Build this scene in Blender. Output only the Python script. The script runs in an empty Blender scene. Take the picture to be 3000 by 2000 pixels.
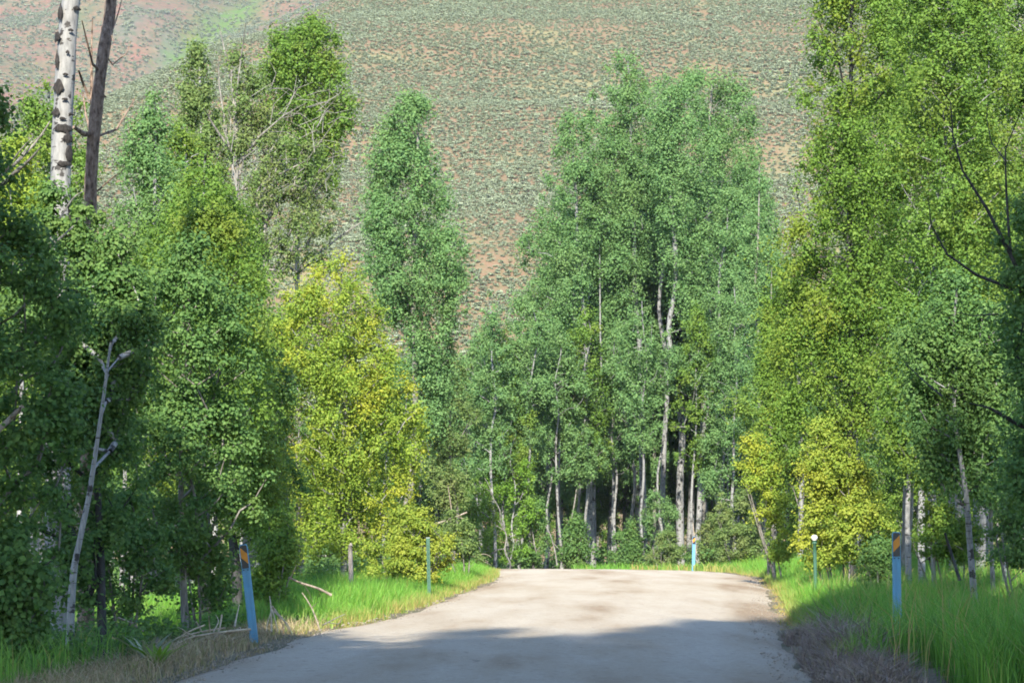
import bpy, math, random
import numpy as np
from mathutils import Vector

# ------------------------------------------------------------------ camera, sky, sun, exposure
sc = bpy.context.scene
C = sc.collection
F = 7083.0                       # focal length in pixels of the 3000 px wide photograph (85 mm on 36 mm)
EYE = 1.3
PITCH = math.atan(572 / F)       # the level of the eye lies at row 1572
SUN_EL, SUN_AZ = 34.0, 6.0      # the sun stands behind the viewer, a little to the left

cam_d = bpy.data.cameras.new('camera')
cam_d.lens = 85.0
cam_d.sensor_width = 36.0
cam_d.sensor_fit = 'HORIZONTAL'
cam_d.clip_start = 0.5
cam_d.clip_end = 6000
cam = bpy.data.objects.new('camera', cam_d)
C.objects.link(cam)
cam.location = (0, 0, EYE)
cam.rotation_euler = (math.pi / 2 + PITCH, 0, 0)
sc.camera = cam

world = bpy.data.worlds.new('World')
sc.world = world
world.use_nodes = True
wn = world.node_tree
sky = wn.nodes.new('ShaderNodeTexSky')
sky.sky_type = 'NISHITA'
sky.sun_disc = False
sky.sun_elevation = math.radians(SUN_EL)
sky.sun_rotation = math.radians(180 + SUN_AZ)
sky.air_density = 1.0
sky.dust_density = 0.4
sky.ozone_density = 4.0
wn.links.new(sky.outputs[0], wn.nodes['Background'].inputs[0])
wn.nodes['Background'].inputs[1].default_value = 0.15

sd = bpy.data.lights.new('sun', 'SUN')
sd.energy = 4.6
sd.angle = math.radians(0.55)
sd.color = (1.0, 0.93, 0.80)
sun = bpy.data.objects.new('sun', sd)
C.objects.link(sun)
_el, _az = math.radians(SUN_EL), math.radians(SUN_AZ)
SUN_DIR = Vector((-math.sin(_az) * math.cos(_el), -math.cos(_az) * math.cos(_el), math.sin(_el)))
sun.rotation_euler = SUN_DIR.to_track_quat('Z', 'Y').to_euler()
sun.location = (-10, -20, 40)
SUNV = np.array(SUN_DIR)

sc.view_settings.view_transform = 'Standard'
sc.view_settings.look = 'None'
sc.view_settings.gamma = 1.0
sc.view_settings.use_curve_mapping = False
sc.view_settings.exposure = 1.68
sc.cycles.filter_width = 1.8
sc.cycles.max_bounces = 6
sc.cycles.diffuse_bounces = 3
sc.cycles.glossy_bounces = 2
sc.cycles.transmission_bounces = 4
sc.cycles.caustics_reflective = False
sc.cycles.caustics_refractive = False

RNG = np.random.default_rng(7)

# ------------------------------------------------------------------ helpers
CP, SP = math.cos(PITCH), math.sin(PITCH)


def unproj(px, py, d):
    """the point at distance d (metres along the level view axis) behind a pixel of the photograph"""
    u, v = (px - 1500) / F, (1000 - py) / F
    t = d / (CP - v * SP)
    return np.array([u * t, d, EYE + t * (SP + v * CP)])


def smooth(a, b, x):
    t = np.clip((x - a) / (b - a), 0, 1)
    return t * t * (3 - 2 * t)


# edges of the road, left and right, from behind the viewer to beyond the bend
ROAD_L = np.array([(-45, -14), (-25, -12.5), (-12, -8.5), (-5.6, 0), (-3.9, 11), (-3.24, 21.5), (-2.8, 33), (-2.0, 40), (-1.3, 55), (-0.8, 68),
                   (-0.5, 78), (-0.6, 86), (-1.5, 93), (-3, 97.5), (-6, 100.5), (-10, 102), (-20, 103), (-45, 104)], float)
ROAD_R = np.array([(-45, -20), (-22, -18.5), (-7, -13.5), (0.2, -2), (1.8, 11), (2.79, 21.5), (3.74, 33), (4.4, 40), (5.9, 55), (7.0, 68),
                   (7.9, 78), (8.0, 86), (7.3, 93), (5.5, 100), (2.5, 105), (-2, 108.5), (-12, 110.5), (-45, 111.5)], float)


def dens(P, n):
    s = np.linspace(0, len(P) - 1, n)
    i = np.clip(s.astype(int), 0, len(P) - 2)
    f = (s - i)[:, None]
    p0, p1, p2, p3 = P[np.clip(i - 1, 0, None)], P[i], P[i + 1], P[np.clip(i + 2, None, len(P) - 1)]
    return 0.5 * (2 * p1 + (p2 - p0) * f + (2 * p0 - 5 * p1 + 4 * p2 - p3) * f ** 2 + (3 * p1 - p0 - 3 * p2 + p3) * f ** 3)


RL, RR = dens(ROAD_L, 161), dens(ROAD_R, 161)
RC = (RL + RR) / 2
RW = np.linalg.norm(RR - RL, axis=1) / 2


def road_dist(x, y):
    """metres outside the road's edge (negative inside), and the side: -1 left, +1 right"""
    x, y = np.atleast_1d(x), np.atleast_1d(y)
    out, side = np.empty(len(x)), np.empty(len(x))
    for a in range(0, len(x), 4000):
        dx = x[a:a + 4000, None] - RC[None, :, 0]
        dy = y[a:a + 4000, None] - RC[None, :, 1]
        q = np.sqrt(dx * dx + dy * dy) - RW[None, :]
        k = np.argmin(q, axis=1)
        # distance across the edge line at the closest station
        dl = (RL[k] - RR[k]); dl /= np.linalg.norm(dl, axis=1)[:, None]
        r = np.arange(len(k))
        lat = dx[r, k] * dl[:, 0] + dy[r, k] * dl[:, 1]
        out[a:a + 4000] = np.abs(lat) - RW[k]
        far = q[r, k]
        out[a:a + 4000] = np.where(far > 6, far, out[a:a + 4000])
        side[a:a + 4000] = -np.sign(lat)
    return out, side


def hump(y):
    y = np.asarray(y, float)
    return -0.0005 * np.clip(y - 88, 0, 52) ** 2


def wav(x, y):
    return (np.sin(x * 0.71 + 1.3 * np.sin(y * 0.23)) * np.sin(y * 0.53 + 0.7) * 0.5 + 0.3 * np.sin(x * 1.9 + y * 1.3) * np.sin(y * 1.7 - x * .6)
            + 0.2 * np.sin(x * 0.17 + 2) * np.sin(y * 0.13))


def gz(x, y):
    x1, y1 = np.atleast_1d(np.asarray(x, float)), np.atleast_1d(np.asarray(y, float))
    e, s = road_dist(x1, y1)
    z = hump(y1) - 0.10 * smooth(-0.1, 1.6, e) + 0.09 * wav(x1, y1) * smooth(0.2, 2.5, e)
    z = z + 0.25 * smooth(2.5, 7, e) * (s > 0)
    z = np.where(e < 0.05, hump(y1) - 0.05, z)
    return z if np.ndim(x) else float(z[0])


def mk_mesh(name, V, faces, attrs=None, smooth_shade=False, uv=None):
    """V (n,3); faces: a list of (m,k) index arrays; attrs: {name: values per face}"""
    me = bpy.data.meshes.new(name)
    faces = [np.asarray(f, np.int32) for f in faces if len(f)]
    tot = sum(f.size for f in faces)
    nf = sum(len(f) for f in faces)
    me.vertices.add(len(V))
    me.vertices.foreach_set('co', np.asarray(V, np.float32).ravel())
    me.loops.add(tot)
    me.polygons.add(nf)
    me.loops.foreach_set('vertex_index', np.concatenate([f.ravel() for f in faces]).astype(np.int32))
    sizes = np.concatenate([np.full(len(f), f.shape[1], np.int32) for f in faces])
    starts = np.concatenate([[0], np.cumsum(sizes)[:-1]]).astype(np.int32)
    me.polygons.foreach_set('loop_start', starts)
    try:
        me.polygons.foreach_set('loop_total', sizes)
    except Exception:
        pass
    me.polygons.foreach_set('use_smooth', np.full(nf, bool(smooth_shade)))
    if attrs:
        for k, v in attrs.items():
            a = me.attributes.new(k, 'FLOAT', 'FACE')
            a.data.foreach_set('value', np.asarray(v, np.float32))
    me.update(calc_edges=True)
    return me


def obj(name, me, mat=None, parent=None, **props):
    o = bpy.data.objects.new(name, me)
    C.objects.link(o)
    if mat is not None and me is not None and len(me.materials) == 0:
        me.materials.append(mat)
    if parent is not None:
        o.parent = parent
    for k, v in props.items():
        o[k] = v
    return o


def thing(name, label, category, loc, group=None):
    o = bpy.data.objects.new(name, None)
    o.empty_display_size = 0.3
    C.objects.link(o)
    o.location = [float(v) for v in loc]
    o['label'] = label
    o['category'] = category
    if group:
        o['group'] = group
    return o


class Shape:
    """collects vertices and faces"""
    def __init__(self):
        self.V, self.F, self.n = [], {}, 0

    def add(self, V, faces):
        V = np.asarray(V, float)
        self.V.append(V)
        for f in faces:
            f = np.asarray(f, int)
            if len(f):
                self.F.setdefault(f.shape[1], []).append(f + self.n)
        self.n += len(V)

    def tube(self, P, R, sides=6, cap=True, wob=0.0, rng=RNG):
        P = np.asarray(P, float)
        n = len(P)
        R = np.broadcast_to(np.asarray(R, float), (n,))
        T = np.gradient(P, axis=0)
        T /= np.linalg.norm(T, axis=1)[:, None] + 1e-9
        ref = np.array([0.31, 0.95, 0.07]) if abs(T[:, 2]).mean() > 0.6 else np.array([0.1, 0.15, 1.0])
        A = np.cross(T, ref)
        A /= np.linalg.norm(A, axis=1)[:, None] + 1e-9
        B = np.cross(T, A)
        th = np.arange(sides) * 2 * math.pi / sides
        rr = R[:, None] * (1 + wob * rng.normal(size=(n, sides)))
        V = P[:, None, :] + rr[:, :, None] * (np.cos(th)[None, :, None] * A[:, None, :] + np.sin(th)[None, :, None] * B[:, None, :])
        V = V.reshape(-1, 3)
        i = np.arange(n - 1)[:, None] * sides
        j = np.arange(sides)[None, :]
        k = (j + 1) % sides
        q = np.stack([i + j, i + k, i + sides + k, i + sides + j], -1).reshape(-1, 4)
        fs = [q[:, ::-1]]
        if cap:
            V = np.vstack([V, P[:1], P[-1:]])
            c0, c1 = n * sides, n * sides + 1
            j1 = np.arange(sides)
            k1 = (j1 + 1) % sides
            fs.append(np.stack([np.full(sides, c0), j1, k1], -1)[:, ::-1])
            o = (n - 1) * sides
            fs.append(np.stack([np.full(sides, c1), o + k1, o + j1], -1)[:, ::-1])
        self.add(V, fs)

    def box(self, c, s):
        c, s = np.asarray(c, float), np.asarray(s, float) / 2
        g = np.array([(-1, -1, -1), (1, -1, -1), (1, 1, -1), (-1, 1, -1), (-1, -1, 1), (1, -1, 1), (1, 1, 1), (-1, 1, 1)], float)
        self.add(g * s + c, [[(0, 3, 2, 1), (4, 5, 6, 7), (0, 1, 5, 4), (1, 2, 6, 5), (2, 3, 7, 6), (3, 0, 4, 7)]])

    def mesh(self, name, smooth_shade=False):
        return mk_mesh(name, np.vstack(self.V), [np.vstack(f) for f in self.F.values()], smooth_shade=smooth_shade)


# ------------------------------------------------------------------ materials
def new_mat(name):
    m = bpy.data.materials.new(name)
    m.use_nodes = True
    nt = m.node_tree
    return m, nt, nt.nodes['Principled BSDF'], nt.nodes['Material Output']


def ramp(nt, stops, interp='LINEAR'):
    r = nt.nodes.new('ShaderNodeValToRGB')
    r.color_ramp.interpolation = interp
    el = r.color_ramp.elements
    while len(el) < len(stops):
        el.new(0.5)
    for e, (p, c) in zip(el, stops):
        e.position = p
        e.color = (*c, 1) if len(c) == 3 else c
    return r


def attr(nt, name):
    a = nt.nodes.new('ShaderNodeAttribute')
    a.attribute_name = name
    return a.outputs['Fac']


def coord(nt, kind='Object', scale=None):
    t = nt.nodes.new('ShaderNodeTexCoord')
    if scale is None:
        return t.outputs[kind]
    mp = nt.nodes.new('ShaderNodeMapping')
    mp.inputs['Scale'].default_value = scale
    nt.links.new(t.outputs[kind], mp.inputs[0])
    return mp.outputs[0]


def world_pos(nt, scale=None):
    g = nt.nodes.new('ShaderNodeNewGeometry')
    if scale is None:
        return g.outputs['Position']
    mp = nt.nodes.new('ShaderNodeMapping')
    mp.inputs['Scale'].default_value = scale
    nt.links.new(g.outputs['Position'], mp.inputs[0])
    return mp.outputs[0]


def noise(nt, vec, scale, detail=3.0, rough=0.55):
    n = nt.nodes.new('ShaderNodeTexNoise')
    n.inputs['Scale'].default_value = scale
    n.inputs['Detail'].default_value = detail
    n.inputs['Roughness'].default_value = rough
    if vec is not None:
        nt.links.new(vec, n.inputs['Vector'])
    return n.outputs['Fac']


def mixc(nt, fac, a, b, mode='MIX'):
    m = nt.nodes.new('ShaderNodeMix')
    m.data_type = 'RGBA'
    m.blend_type = mode
    for sock, v in ((m.inputs[0], fac), (m.inputs[6], a), (m.inputs[7], b)):
        if hasattr(v, 'is_linked'):
            nt.links.new(v, sock)
        elif isinstance(v, (int, float)):
            sock.default_value = v
        else:
            sock.default_value = (*v, 1)
    return m.outputs[2]


def rng_map(nt, v, a, b, c=0.0, d=1.0, clamp=True):
    m = nt.nodes.new('ShaderNodeMapRange')
    m.clamp = clamp
    nt.links.new(v, m.inputs[0])
    for i, x in enumerate((a, b, c, d)):
        m.inputs[i + 1].default_value = x
    return m.outputs[0]


def bump(nt, bsdf, h, strength=0.4, dist=0.02):
    b = nt.nodes.new('ShaderNodeBump')
    b.inputs['Strength'].default_value = strength
    b.inputs['Distance'].default_value = dist
    nt.links.new(h, b.inputs['Height'])
    nt.links.new(b.outputs[0], bsdf.inputs['Normal'])


def leaf_mat(name, cols, patch, patch_amt=0.35, trans=0.42, tcol=None, rough=0.6):
    """cols: four leaf colours, dark to light; patch: colour of the clumps that turn yellow or grey"""
    m, nt, b, out = new_mat(name)
    r = ramp(nt, [(0.0, cols[0]), (0.35, cols[1]), (0.7, cols[2]), (1.0, cols[3])])
    nt.links.new(attr(nt, 'rnd'), r.inputs[0])
    n = noise(nt, world_pos(nt), 0.55, 2.0)
    cl = attr(nt, 'cl')
    add = nt.nodes.new('ShaderNodeMath')
    add.operation = 'ADD'
    nt.links.new(n, add.inputs[0])
    nt.links.new(rng_map(nt, cl, 0, 1, -0.22, 0.22), add.inputs[1])
    pf = rng_map(nt, add.outputs[0], 0.5, 0.85, 0.0, patch_amt)
    col = mixc(nt, pf, r.outputs[0], patch)
    nt.links.new(col, b.inputs['Base Color'])
    b.inputs['Roughness'].default_value = rough
    b.inputs['Specular IOR Level'].default_value = 0.2
    tr = nt.nodes.new('ShaderNodeBsdfTranslucent')
    tc = mixc(nt, 1.0, col, tcol or (1.0, 1.05, 0.5), 'MULTIPLY')
    nt.links.new(tc, tr.inputs[0])
    mx = nt.nodes.new('ShaderNodeMixShader')
    mx.inputs[0].default_value = trans
    nt.links.new(b.outputs[0], mx.inputs[1])
    nt.links.new(tr.outputs[0], mx.inputs[2])
    nt.links.new(mx.outputs[0], out.inputs[0])
    return m


LEAF = {
    'aspen': leaf_mat('aspen_leaf', [(.065, .13, .022), (.095, .18, .028), (.125, .22, .034), (.165, .265, .048)], (.215, .235, .03), .45),
    'deep': leaf_mat('deep_green_leaf', [(.055, .125, .04), (.08, .165, .046), (.105, .20, .052), (.14, .245, .068)], (.155, .21, .042), .4),
    'cool': leaf_mat('cool_green_leaf', [(.082, .17, .062), (.108, .21, .07), (.135, .245, .078), (.17, .285, .098)], (.165, .235, .074), .4),
    'lime': leaf_mat('yellow_green_leaf', [(.12, .205, .026), (.17, .262, .033), (.215, .305, .04), (.275, .345, .052)], (.39, .375, .036), .72),
    'mixed': leaf_mat('yellowing_aspen_leaf', [(.07, .14, .02), (.10, .185, .026), (.13, .225, .032), (.17, .27, .045)], (.25, .27, .03), .5),
    'gold': leaf_mat('golden_leaf', [(.125, .195, .026), (.175, .25, .033), (.225, .295, .04), (.285, .335, .052)], (.37, .345, .038), .6),
    'bright': leaf_mat('bright_green_leaf', [(.10, .20, .024), (.125, .245, .03), (.15, .285, .036), (.19, .325, .048)], (.22, .295, .04), .4),
    'dull': leaf_mat('dull_green_leaf', [(.085, .14, .044), (.11, .175, .05), (.14, .21, .058), (.175, .245, .075)], (.21, .20, .075), .45),
    'sage': leaf_mat('sagebrush_leaf', [(.13, .16, .095), (.17, .205, .128), (.215, .25, .162), (.265, .30, .20)], (.215, .245, .11), .4, trans=.12),
}


def bark_white(name='white_aspen_bark', vs=(5.0, 5.0, 3.4), th=.24, bs=(2.0, 2.0, 16), bt=.60, k=1.0):
    m, nt, b, out = new_mat(name)
    v = coord(nt, 'Object')
    fine = noise(nt, coord(nt, 'Object', (9, 9, 2.2)), 3.0, 4)
    base = ramp(nt, [(0.25, (.13 * k, .13 * k, .125 * k)), (0.5, (.22 * k, .22 * k, .213 * k)), (0.8, (.33 * k, .326 * k, .313 * k))])
    nt.links.new(fine, base.inputs[0])
    # dark lens-shaped scars and bands
    vo = nt.nodes.new('ShaderNodeTexVoronoi')
    vo.inputs['Scale'].default_value = 1.0
    nt.links.new(coord(nt, 'Object', vs), vo.inputs['Vector'])
    w = noise(nt, coord(nt, 'Object', (6, 6, 11)), 2.0, 3)
    s = nt.nodes.new('ShaderNodeMath')
    s.operation = 'ADD'
    nt.links.new(vo.outputs['Distance'], s.inputs[0])
    nt.links.new(rng_map(nt, w, .3, .7, -.2, .2), s.inputs[1])
    f1 = rng_map(nt, s.outputs[0], th, th + .08, 1, 0)
    vb = noise(nt, coord(nt, 'Object', bs), 1.6, 3)
    f2 = rng_map(nt, vb, bt, bt + .05, 0, 1)
    c = mixc(nt, f1, base.outputs[0], (.025, .022, .02))
    c = mixc(nt, f2, c, (.04, .035, .03))
    nt.links.new(c, b.inputs['Base Color'])
    b.inputs['Roughness'].default_value = 0.75
    bump(nt, b, fine, .35, .01)
    return m


def bark_plain(name, stops, sc_=(14, 14, 2.5), strength=.8, dist=.02):
    m, nt, b, out = new_mat(name)
    n = noise(nt, coord(nt, 'Object', sc_), 1.6, 5, .65)
    r = ramp(nt, stops)
    nt.links.new(n, r.inputs[0])
    nt.links.new(r.outputs[0], b.inputs['Base Color'])
    b.inputs['Roughness'].default_value = .9
    b.inputs['Specular IOR Level'].default_value = .2
    bump(nt, b, n, strength, dist)
    return m


BARK = {
    'white': bark_white(),
    'pale': bark_white('pale_grove_bark', k=.78),
    'scarred': bark_white('scarred_white_bark', (7, 7, 5), .17, (4, 4, 14), .66, .85),
    'brown': bark_plain('furrowed_brown_bark', [(.34, (.04, .028, .022)), (.47, (.16, .112, .082)), (.60, (.26, .195, .15)), (.8, (.36, .285, .225))], (13, 13, 5.5), 1.0, .04),
    'grey': bark_plain('grey_bark', [(.3, (.05, .048, .042)), (.5, (.16, .15, .13)), (.75, (.33, .31, .28))]),
    'dead': bark_plain('bleached_dead_wood', [(.25, (.10, .08, .06)), (.5, (.23, .19, .15)), (.8, (.36, .31, .26))], (18, 18, 4), .5, .008),
    'bleached': bark_plain('bleached_straw_wood', [(.25, (.22, .18, .13)), (.5, (.38, .32, .24)), (.8, (.52, .45, .36))], (18, 18, 4), .4, .006),
    'dark': bark_plain('dark_bark', [(.3, (.018, .018, .018)), (.6, (.05, .05, .05)), (.85, (.10, .10, .095))]),  # near-black bark for the dark trunks and limbs
}


def plain(name, col, rough=.5, spec=.4, nscale=8, amt=.25, dark=None):
    m, nt, b, out = new_mat(name)
    n = noise(nt, coord(nt, 'Object', (1, 1, .4)), nscale, 4)
    c = mixc(nt, rng_map(nt, n, .35, .75, 0, amt), col, dark or tuple(x * .45 for x in col))
    nt.links.new(c, b.inputs['Base Color'])
    b.inputs['Roughness'].default_value = rough
    b.inputs['Specular IOR Level'].default_value = spec
    return m


# ------------------------------------------------------------------ ground, road, hills
def grid_mesh(name, xs, ys, zf, smooth_shade=True):
    X, Y = np.meshgrid(xs, ys)
    Z = zf(X.ravel(), Y.ravel())
    V = np.stack([X.ravel(), Y.ravel(), Z], -1)
    nx, ny = len(xs), len(ys)
    i = np.arange(ny - 1)[:, None] * nx
    j = np.arange(nx - 1)[None, :]
    q = np.stack([i + j, i + j + 1, i + nx + j + 1, i + nx + j], -1).reshape(-1, 4)
    return mk_mesh(name, V, [q], smooth_shade=smooth_shade)


def ground_mat():
    m, nt, b, out = new_mat('forest_floor')
    p = world_pos(nt)
    n1 = noise(nt, p, .7, 4)
    n2 = noise(nt, p, 9, 4, .7)
    r = ramp(nt, [(.3, (.035, .045, .018)), (.5, (.085, .075, .038)), (.72, (.17, .125, .075))])
    nt.links.new(n1, r.inputs[0])
    c = mixc(nt, rng_map(nt, n2, .35, .7, 0, .6), r.outputs[0], (.13, .10, .06))
    nt.links.new(c, b.inputs['Base Color'])
    b.inputs['Roughness'].default_value = .95
    bump(nt, b, n2, .6, .05)
    return m


xs = np.concatenate([np.linspace(-1800, -60, 14)[:-1], np.linspace(-60, -16, 30)[:-1], np.linspace(-16, 22, 77)[:-1], np.linspace(22, 60, 20)[:-1], np.linspace(60, 1800, 14)])
ys = np.concatenate([np.linspace(-400, -60, 8)[:-1], np.linspace(-60, 10, 36)[:-1], np.linspace(10, 130, 201)[:-1], np.linspace(130, 300, 30)[:-1], np.linspace(300, 2600, 12)])
obj('ground', grid_mesh('ground', xs, ys, gz), ground_mat(), kind='structure')


def road_mat():
    m, nt, b, out = new_mat('road_gravel')
    p = world_pos(nt)
    at = coord(nt, 'UV')
    big = noise(nt, world_pos(nt, (1.0, .16, 1)), .55, 4, .6)
    fine = noise(nt, p, 34, 5, .75)
    vo = nt.nodes.new('ShaderNodeTexVoronoi')
    vo.inputs['Scale'].default_value = 26
    nt.links.new(p, vo.inputs['Vector'])
    lat = attr(nt, 'lat')
    wob = nt.nodes.new('ShaderNodeMath')
    wob.operation = 'MULTIPLY_ADD'
    nt.links.new(noise(nt, world_pos(nt, (.25, .05, 1)), 1.0, 2), wob.inputs[0])
    wob.inputs[1].default_value = .22
    nt.links.new(lat, wob.inputs[2])
    tr = ramp(nt, [(.08, (.30,) * 3), (.20, (.5,) * 3), (.30, (.75,) * 3), (.40, (.5,) * 3), (.50, (.8,) * 3), (.62, (.42,) * 3), (.72, (.72,) * 3), (.83, (.5,) * 3), (.95, (.7,) * 3), (1.0, (.35,) * 3)])
    nt.links.new(wob.outputs[0], tr.inputs[0])
    mm = nt.nodes.new('ShaderNodeMath')
    mm.operation = 'MULTIPLY_ADD'
    nt.links.new(tr.outputs[0], mm.inputs[0])
    mm.inputs[1].default_value = .36
    nt.links.new(rng_map(nt, big, .25, .75, .0, .62), mm.inputs[2])
    r = ramp(nt, [(.28, (.235, .165, .10)), (.44, (.36, .30, .222)), (.64, (.43, .38, .305))])
    nt.links.new(mm.outputs[0], r.inputs[0])
    c = mixc(nt, rng_map(nt, fine, .40, .62, 0, .55), r.outputs[0], (.25, .212, .165))
    c = mixc(nt, rng_map(nt, vo.outputs['Color'], .75, 1.0, 0, .5), c, (.50, .46, .39))
    v2 = nt.nodes.new('ShaderNodeTexVoronoi')
    v2.inputs['Scale'].default_value = 15
    nt.links.new(world_pos(nt, (1, .7, 1)), v2.inputs['Vector'])
    c = mixc(nt, rng_map(nt, v2.outputs['Color'], .0, .25, .45, 0), c, (.17, .14, .11))
    # scattered dark stones and damp spots
    n3 = noise(nt, world_pos(nt, (1, .45, 1)), 7, 2)
    c = mixc(nt, rng_map(nt, n3, .68, .74, 0, .5), c, (.13, .11, .095))
    nt.links.new(c, b.inputs['Base Color'])
    b.inputs['Roughness'].default_value = .92
    b.inputs['Specular IOR Level'].default_value = .25
    bump(nt, b, fine, .9, .03)
    return m


def build_road():
    n, k = 321, 19
    L, R = dens(ROAD_L, n), dens(ROAD_R, n)
    rng = np.random.default_rng(3)
    jit = np.convolve(rng.normal(size=n + 8), np.ones(5) / 5, 'same')[4:-4]
    jit2 = np.convolve(rng.normal(size=n + 8), np.ones(5) / 5, 'same')[4:-4]
    V = []
    for j in range(k):
        t = j / (k - 1)
        P = L * (1 - t) + R * t
        nrm = (R - L) / np.linalg.norm(R - L, axis=1)[:, None]
        if j == 0:
            P = P + nrm * (jit * .22)[:, None]
        if j == k - 1:
            P = P + nrm * (jit2 * .22)[:, None]
        c = 0.05 * (1 - (2 * t - 1) ** 2)
        ruts = -0.018 * sum(math.exp(-((t - q) / .05) ** 2) for q in (.2, .42, .62, .84))
        edge = -0.07 if j in (0, k - 1) else 0.0
        z = hump(P[:, 1]) + 0.012 + c + ruts + edge + .008 * np.sin(P[:, 1] * 1.7 + j)
        V.append(np.column_stack([P, z]))
    V = np.stack(V, 1).reshape(-1, 3)
    i = np.arange(n - 1)[:, None] * k
    j = np.arange(k - 1)[None, :]
    q = np.stack([i + j, i + j + 1, i + k + j + 1, i + k + j], -1).reshape(-1, 4)
    me = mk_mesh('gravel_road', V, [q], smooth_shade=True)
    a = me.attributes.new('lat', 'FLOAT', 'POINT')
    a.data.foreach_set('value', np.tile(np.linspace(0, 1, k), n).astype(np.float32))
    obj('gravel_road', me, road_mat(), kind='structure')


build_road()


def vnoise(x, y, seed=0):
    r = np.random.default_rng(seed)
    g = r.normal(size=(64, 64))
    xi, yi = np.floor(x).astype(int), np.floor(y).astype(int)
    fx, fy = x - xi, y - yi
    fx, fy = fx * fx * (3 - 2 * fx), fy * fy * (3 - 2 * fy)
    a, b = g[xi % 64, yi % 64], g[(xi + 1) % 64, yi % 64]
    c, d = g[xi % 64, (yi + 1) % 64], g[(xi + 1) % 64, (yi + 1) % 64]
    return (a * (1 - fx) + b * fx) * (1 - fy) + (c * (1 - fx) + d * fx) * fy


def hill_z(x, y):
    up = 0.404 * (y - 250) - 3.0
    xe = -39 + (y - 554) * (35 / 108) - 6
    drop = np.clip(xe - x, 0, None)
    z = up - 0.55 * (np.sqrt(drop ** 2 + 100) - 10)
    z = z + 2.2 * vnoise(x / 45 + 9, y / 60, 1) + .7 * vnoise(x / 14, y / 18, 2) + .2 * vnoise(x / 4, y / 4, 3)
    z = np.where(y > 640, z - 0.0012 * (y - 640) ** 2, z)
    return np.clip(z, -6, None)


def hill_mat():
    m, nt, b, out = new_mat('hillside_soil')
    n1 = noise(nt, world_pos(nt), .045, 4, .6)
    n2 = noise(nt, world_pos(nt), .5, 5, .7)
    n3 = noise(nt, world_pos(nt), 2.4, 3, .7)
    r = ramp(nt, [(.35, (.165, .10, .062)), (.5, (.145, .10, .058)), (.65, (.12, .108, .054))])
    nt.links.new(n2, r.inputs[0])
    c = mixc(nt, rng_map(nt, n1, .5, .66, 0, .6), r.outputs[0], (.17, .18, .085))
    c = mixc(nt, rng_map(nt, n3, .5, .7, 0, .5), c, (.2, .185, .12))
    nt.links.new(c, b.inputs['Base Color'])
    b.inputs['Roughness'].default_value = 1
    b.inputs['Specular IOR Level'].default_value = .1
    return m


obj('hill', grid_mesh('hill', np.linspace(-190, 330, 150), np.linspace(236, 760, 150), hill_z), hill_mat(), kind='structure')


def far_z(x, y):
    z = .45 * (y - 700) - 8
    g = np.abs(x + 183 - (y - 1281) * .125 + 4 * np.sin(y / 25))
    z = z - 12 * np.exp(-(g / 22) ** 2)
    z = z + 9 * vnoise(x / 110 + 3, y / 140, 5) + 3 * vnoise(x / 35, y / 45, 6) + .8 * vnoise(x / 11, y / 14, 7)
    return np.clip(z, -8, None)


def far_mat():
    m, nt, b, out = new_mat('far_hillside')
    p = world_pos(nt)
    n1 = noise(nt, world_pos(nt, (1, .45, .45)), .016, 5, .6)
    n2 = noise(nt, p, .09, 5, .65)
    n3 = noise(nt, p, .32, 4, .75)
    r = ramp(nt, [(.34, (.058, .085, .032)), (.43, (.125, .085, .048)), (.52, (.155, .075, .052)), (.61, (.085, .085, .065)), (.70, (.058, .085, .036))])
    nt.links.new(n1, r.inputs[0])
    c = mixc(nt, rng_map(nt, n2, .42, .62, 0, .6), r.outputs[0], (.125, .115, .062))
    c = mixc(nt, rng_map(nt, n3, .47, .6, 0, .8), c, (.05, .07, .038))
    c = mixc(nt, rng_map(nt, n3, .28, .40, .5, 0), c, (.19, .12, .09))
    # green strip of moister growth along the gully
    sx = nt.nodes.new('ShaderNodeSeparateXYZ')
    nt.links.new(p, sx.inputs[0])
    mm = nt.nodes.new('ShaderNodeMath')
    mm.operation = 'MULTIPLY_ADD'
    nt.links.new(sx.outputs[1], mm.inputs[0])
    mm.inputs[1].default_value = -.125
    mm.inputs[2].default_value = 183 + 1281 * .125
    ad = nt.nodes.new('ShaderNodeMath')
    ad.operation = 'ADD'
    nt.links.new(mm.outputs[0], ad.inputs[0])
    nt.links.new(sx.outputs[0], ad.inputs[1])
    ab = nt.nodes.new('ShaderNodeMath')
    ab.operation = 'ABSOLUTE'
    nt.links.new(ad.outputs[0], ab.inputs[0])
    ws = nt.nodes.new('ShaderNodeMath')
    ws.operation = 'ADD'
    nt.links.new(ab.outputs[0], ws.inputs[0])
    nt.links.new(rng_map(nt, n2, .3, .7, -10, 10), ws.inputs[1])
    c = mixc(nt, rng_map(nt, ws.outputs[0], 2, 18, .85, 0), c, (.07, .13, .022))
    nt.links.new(c, b.inputs['Base Color'])
    b.inputs['Roughness'].default_value = 1
    b.inputs['Specular IOR Level'].default_value = .1
    return m


obj('far_hill', grid_mesh('far_hill', np.linspace(-900, 900, 170), np.linspace(690, 2300, 170), far_z), far_mat(), kind='structure')


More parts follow.
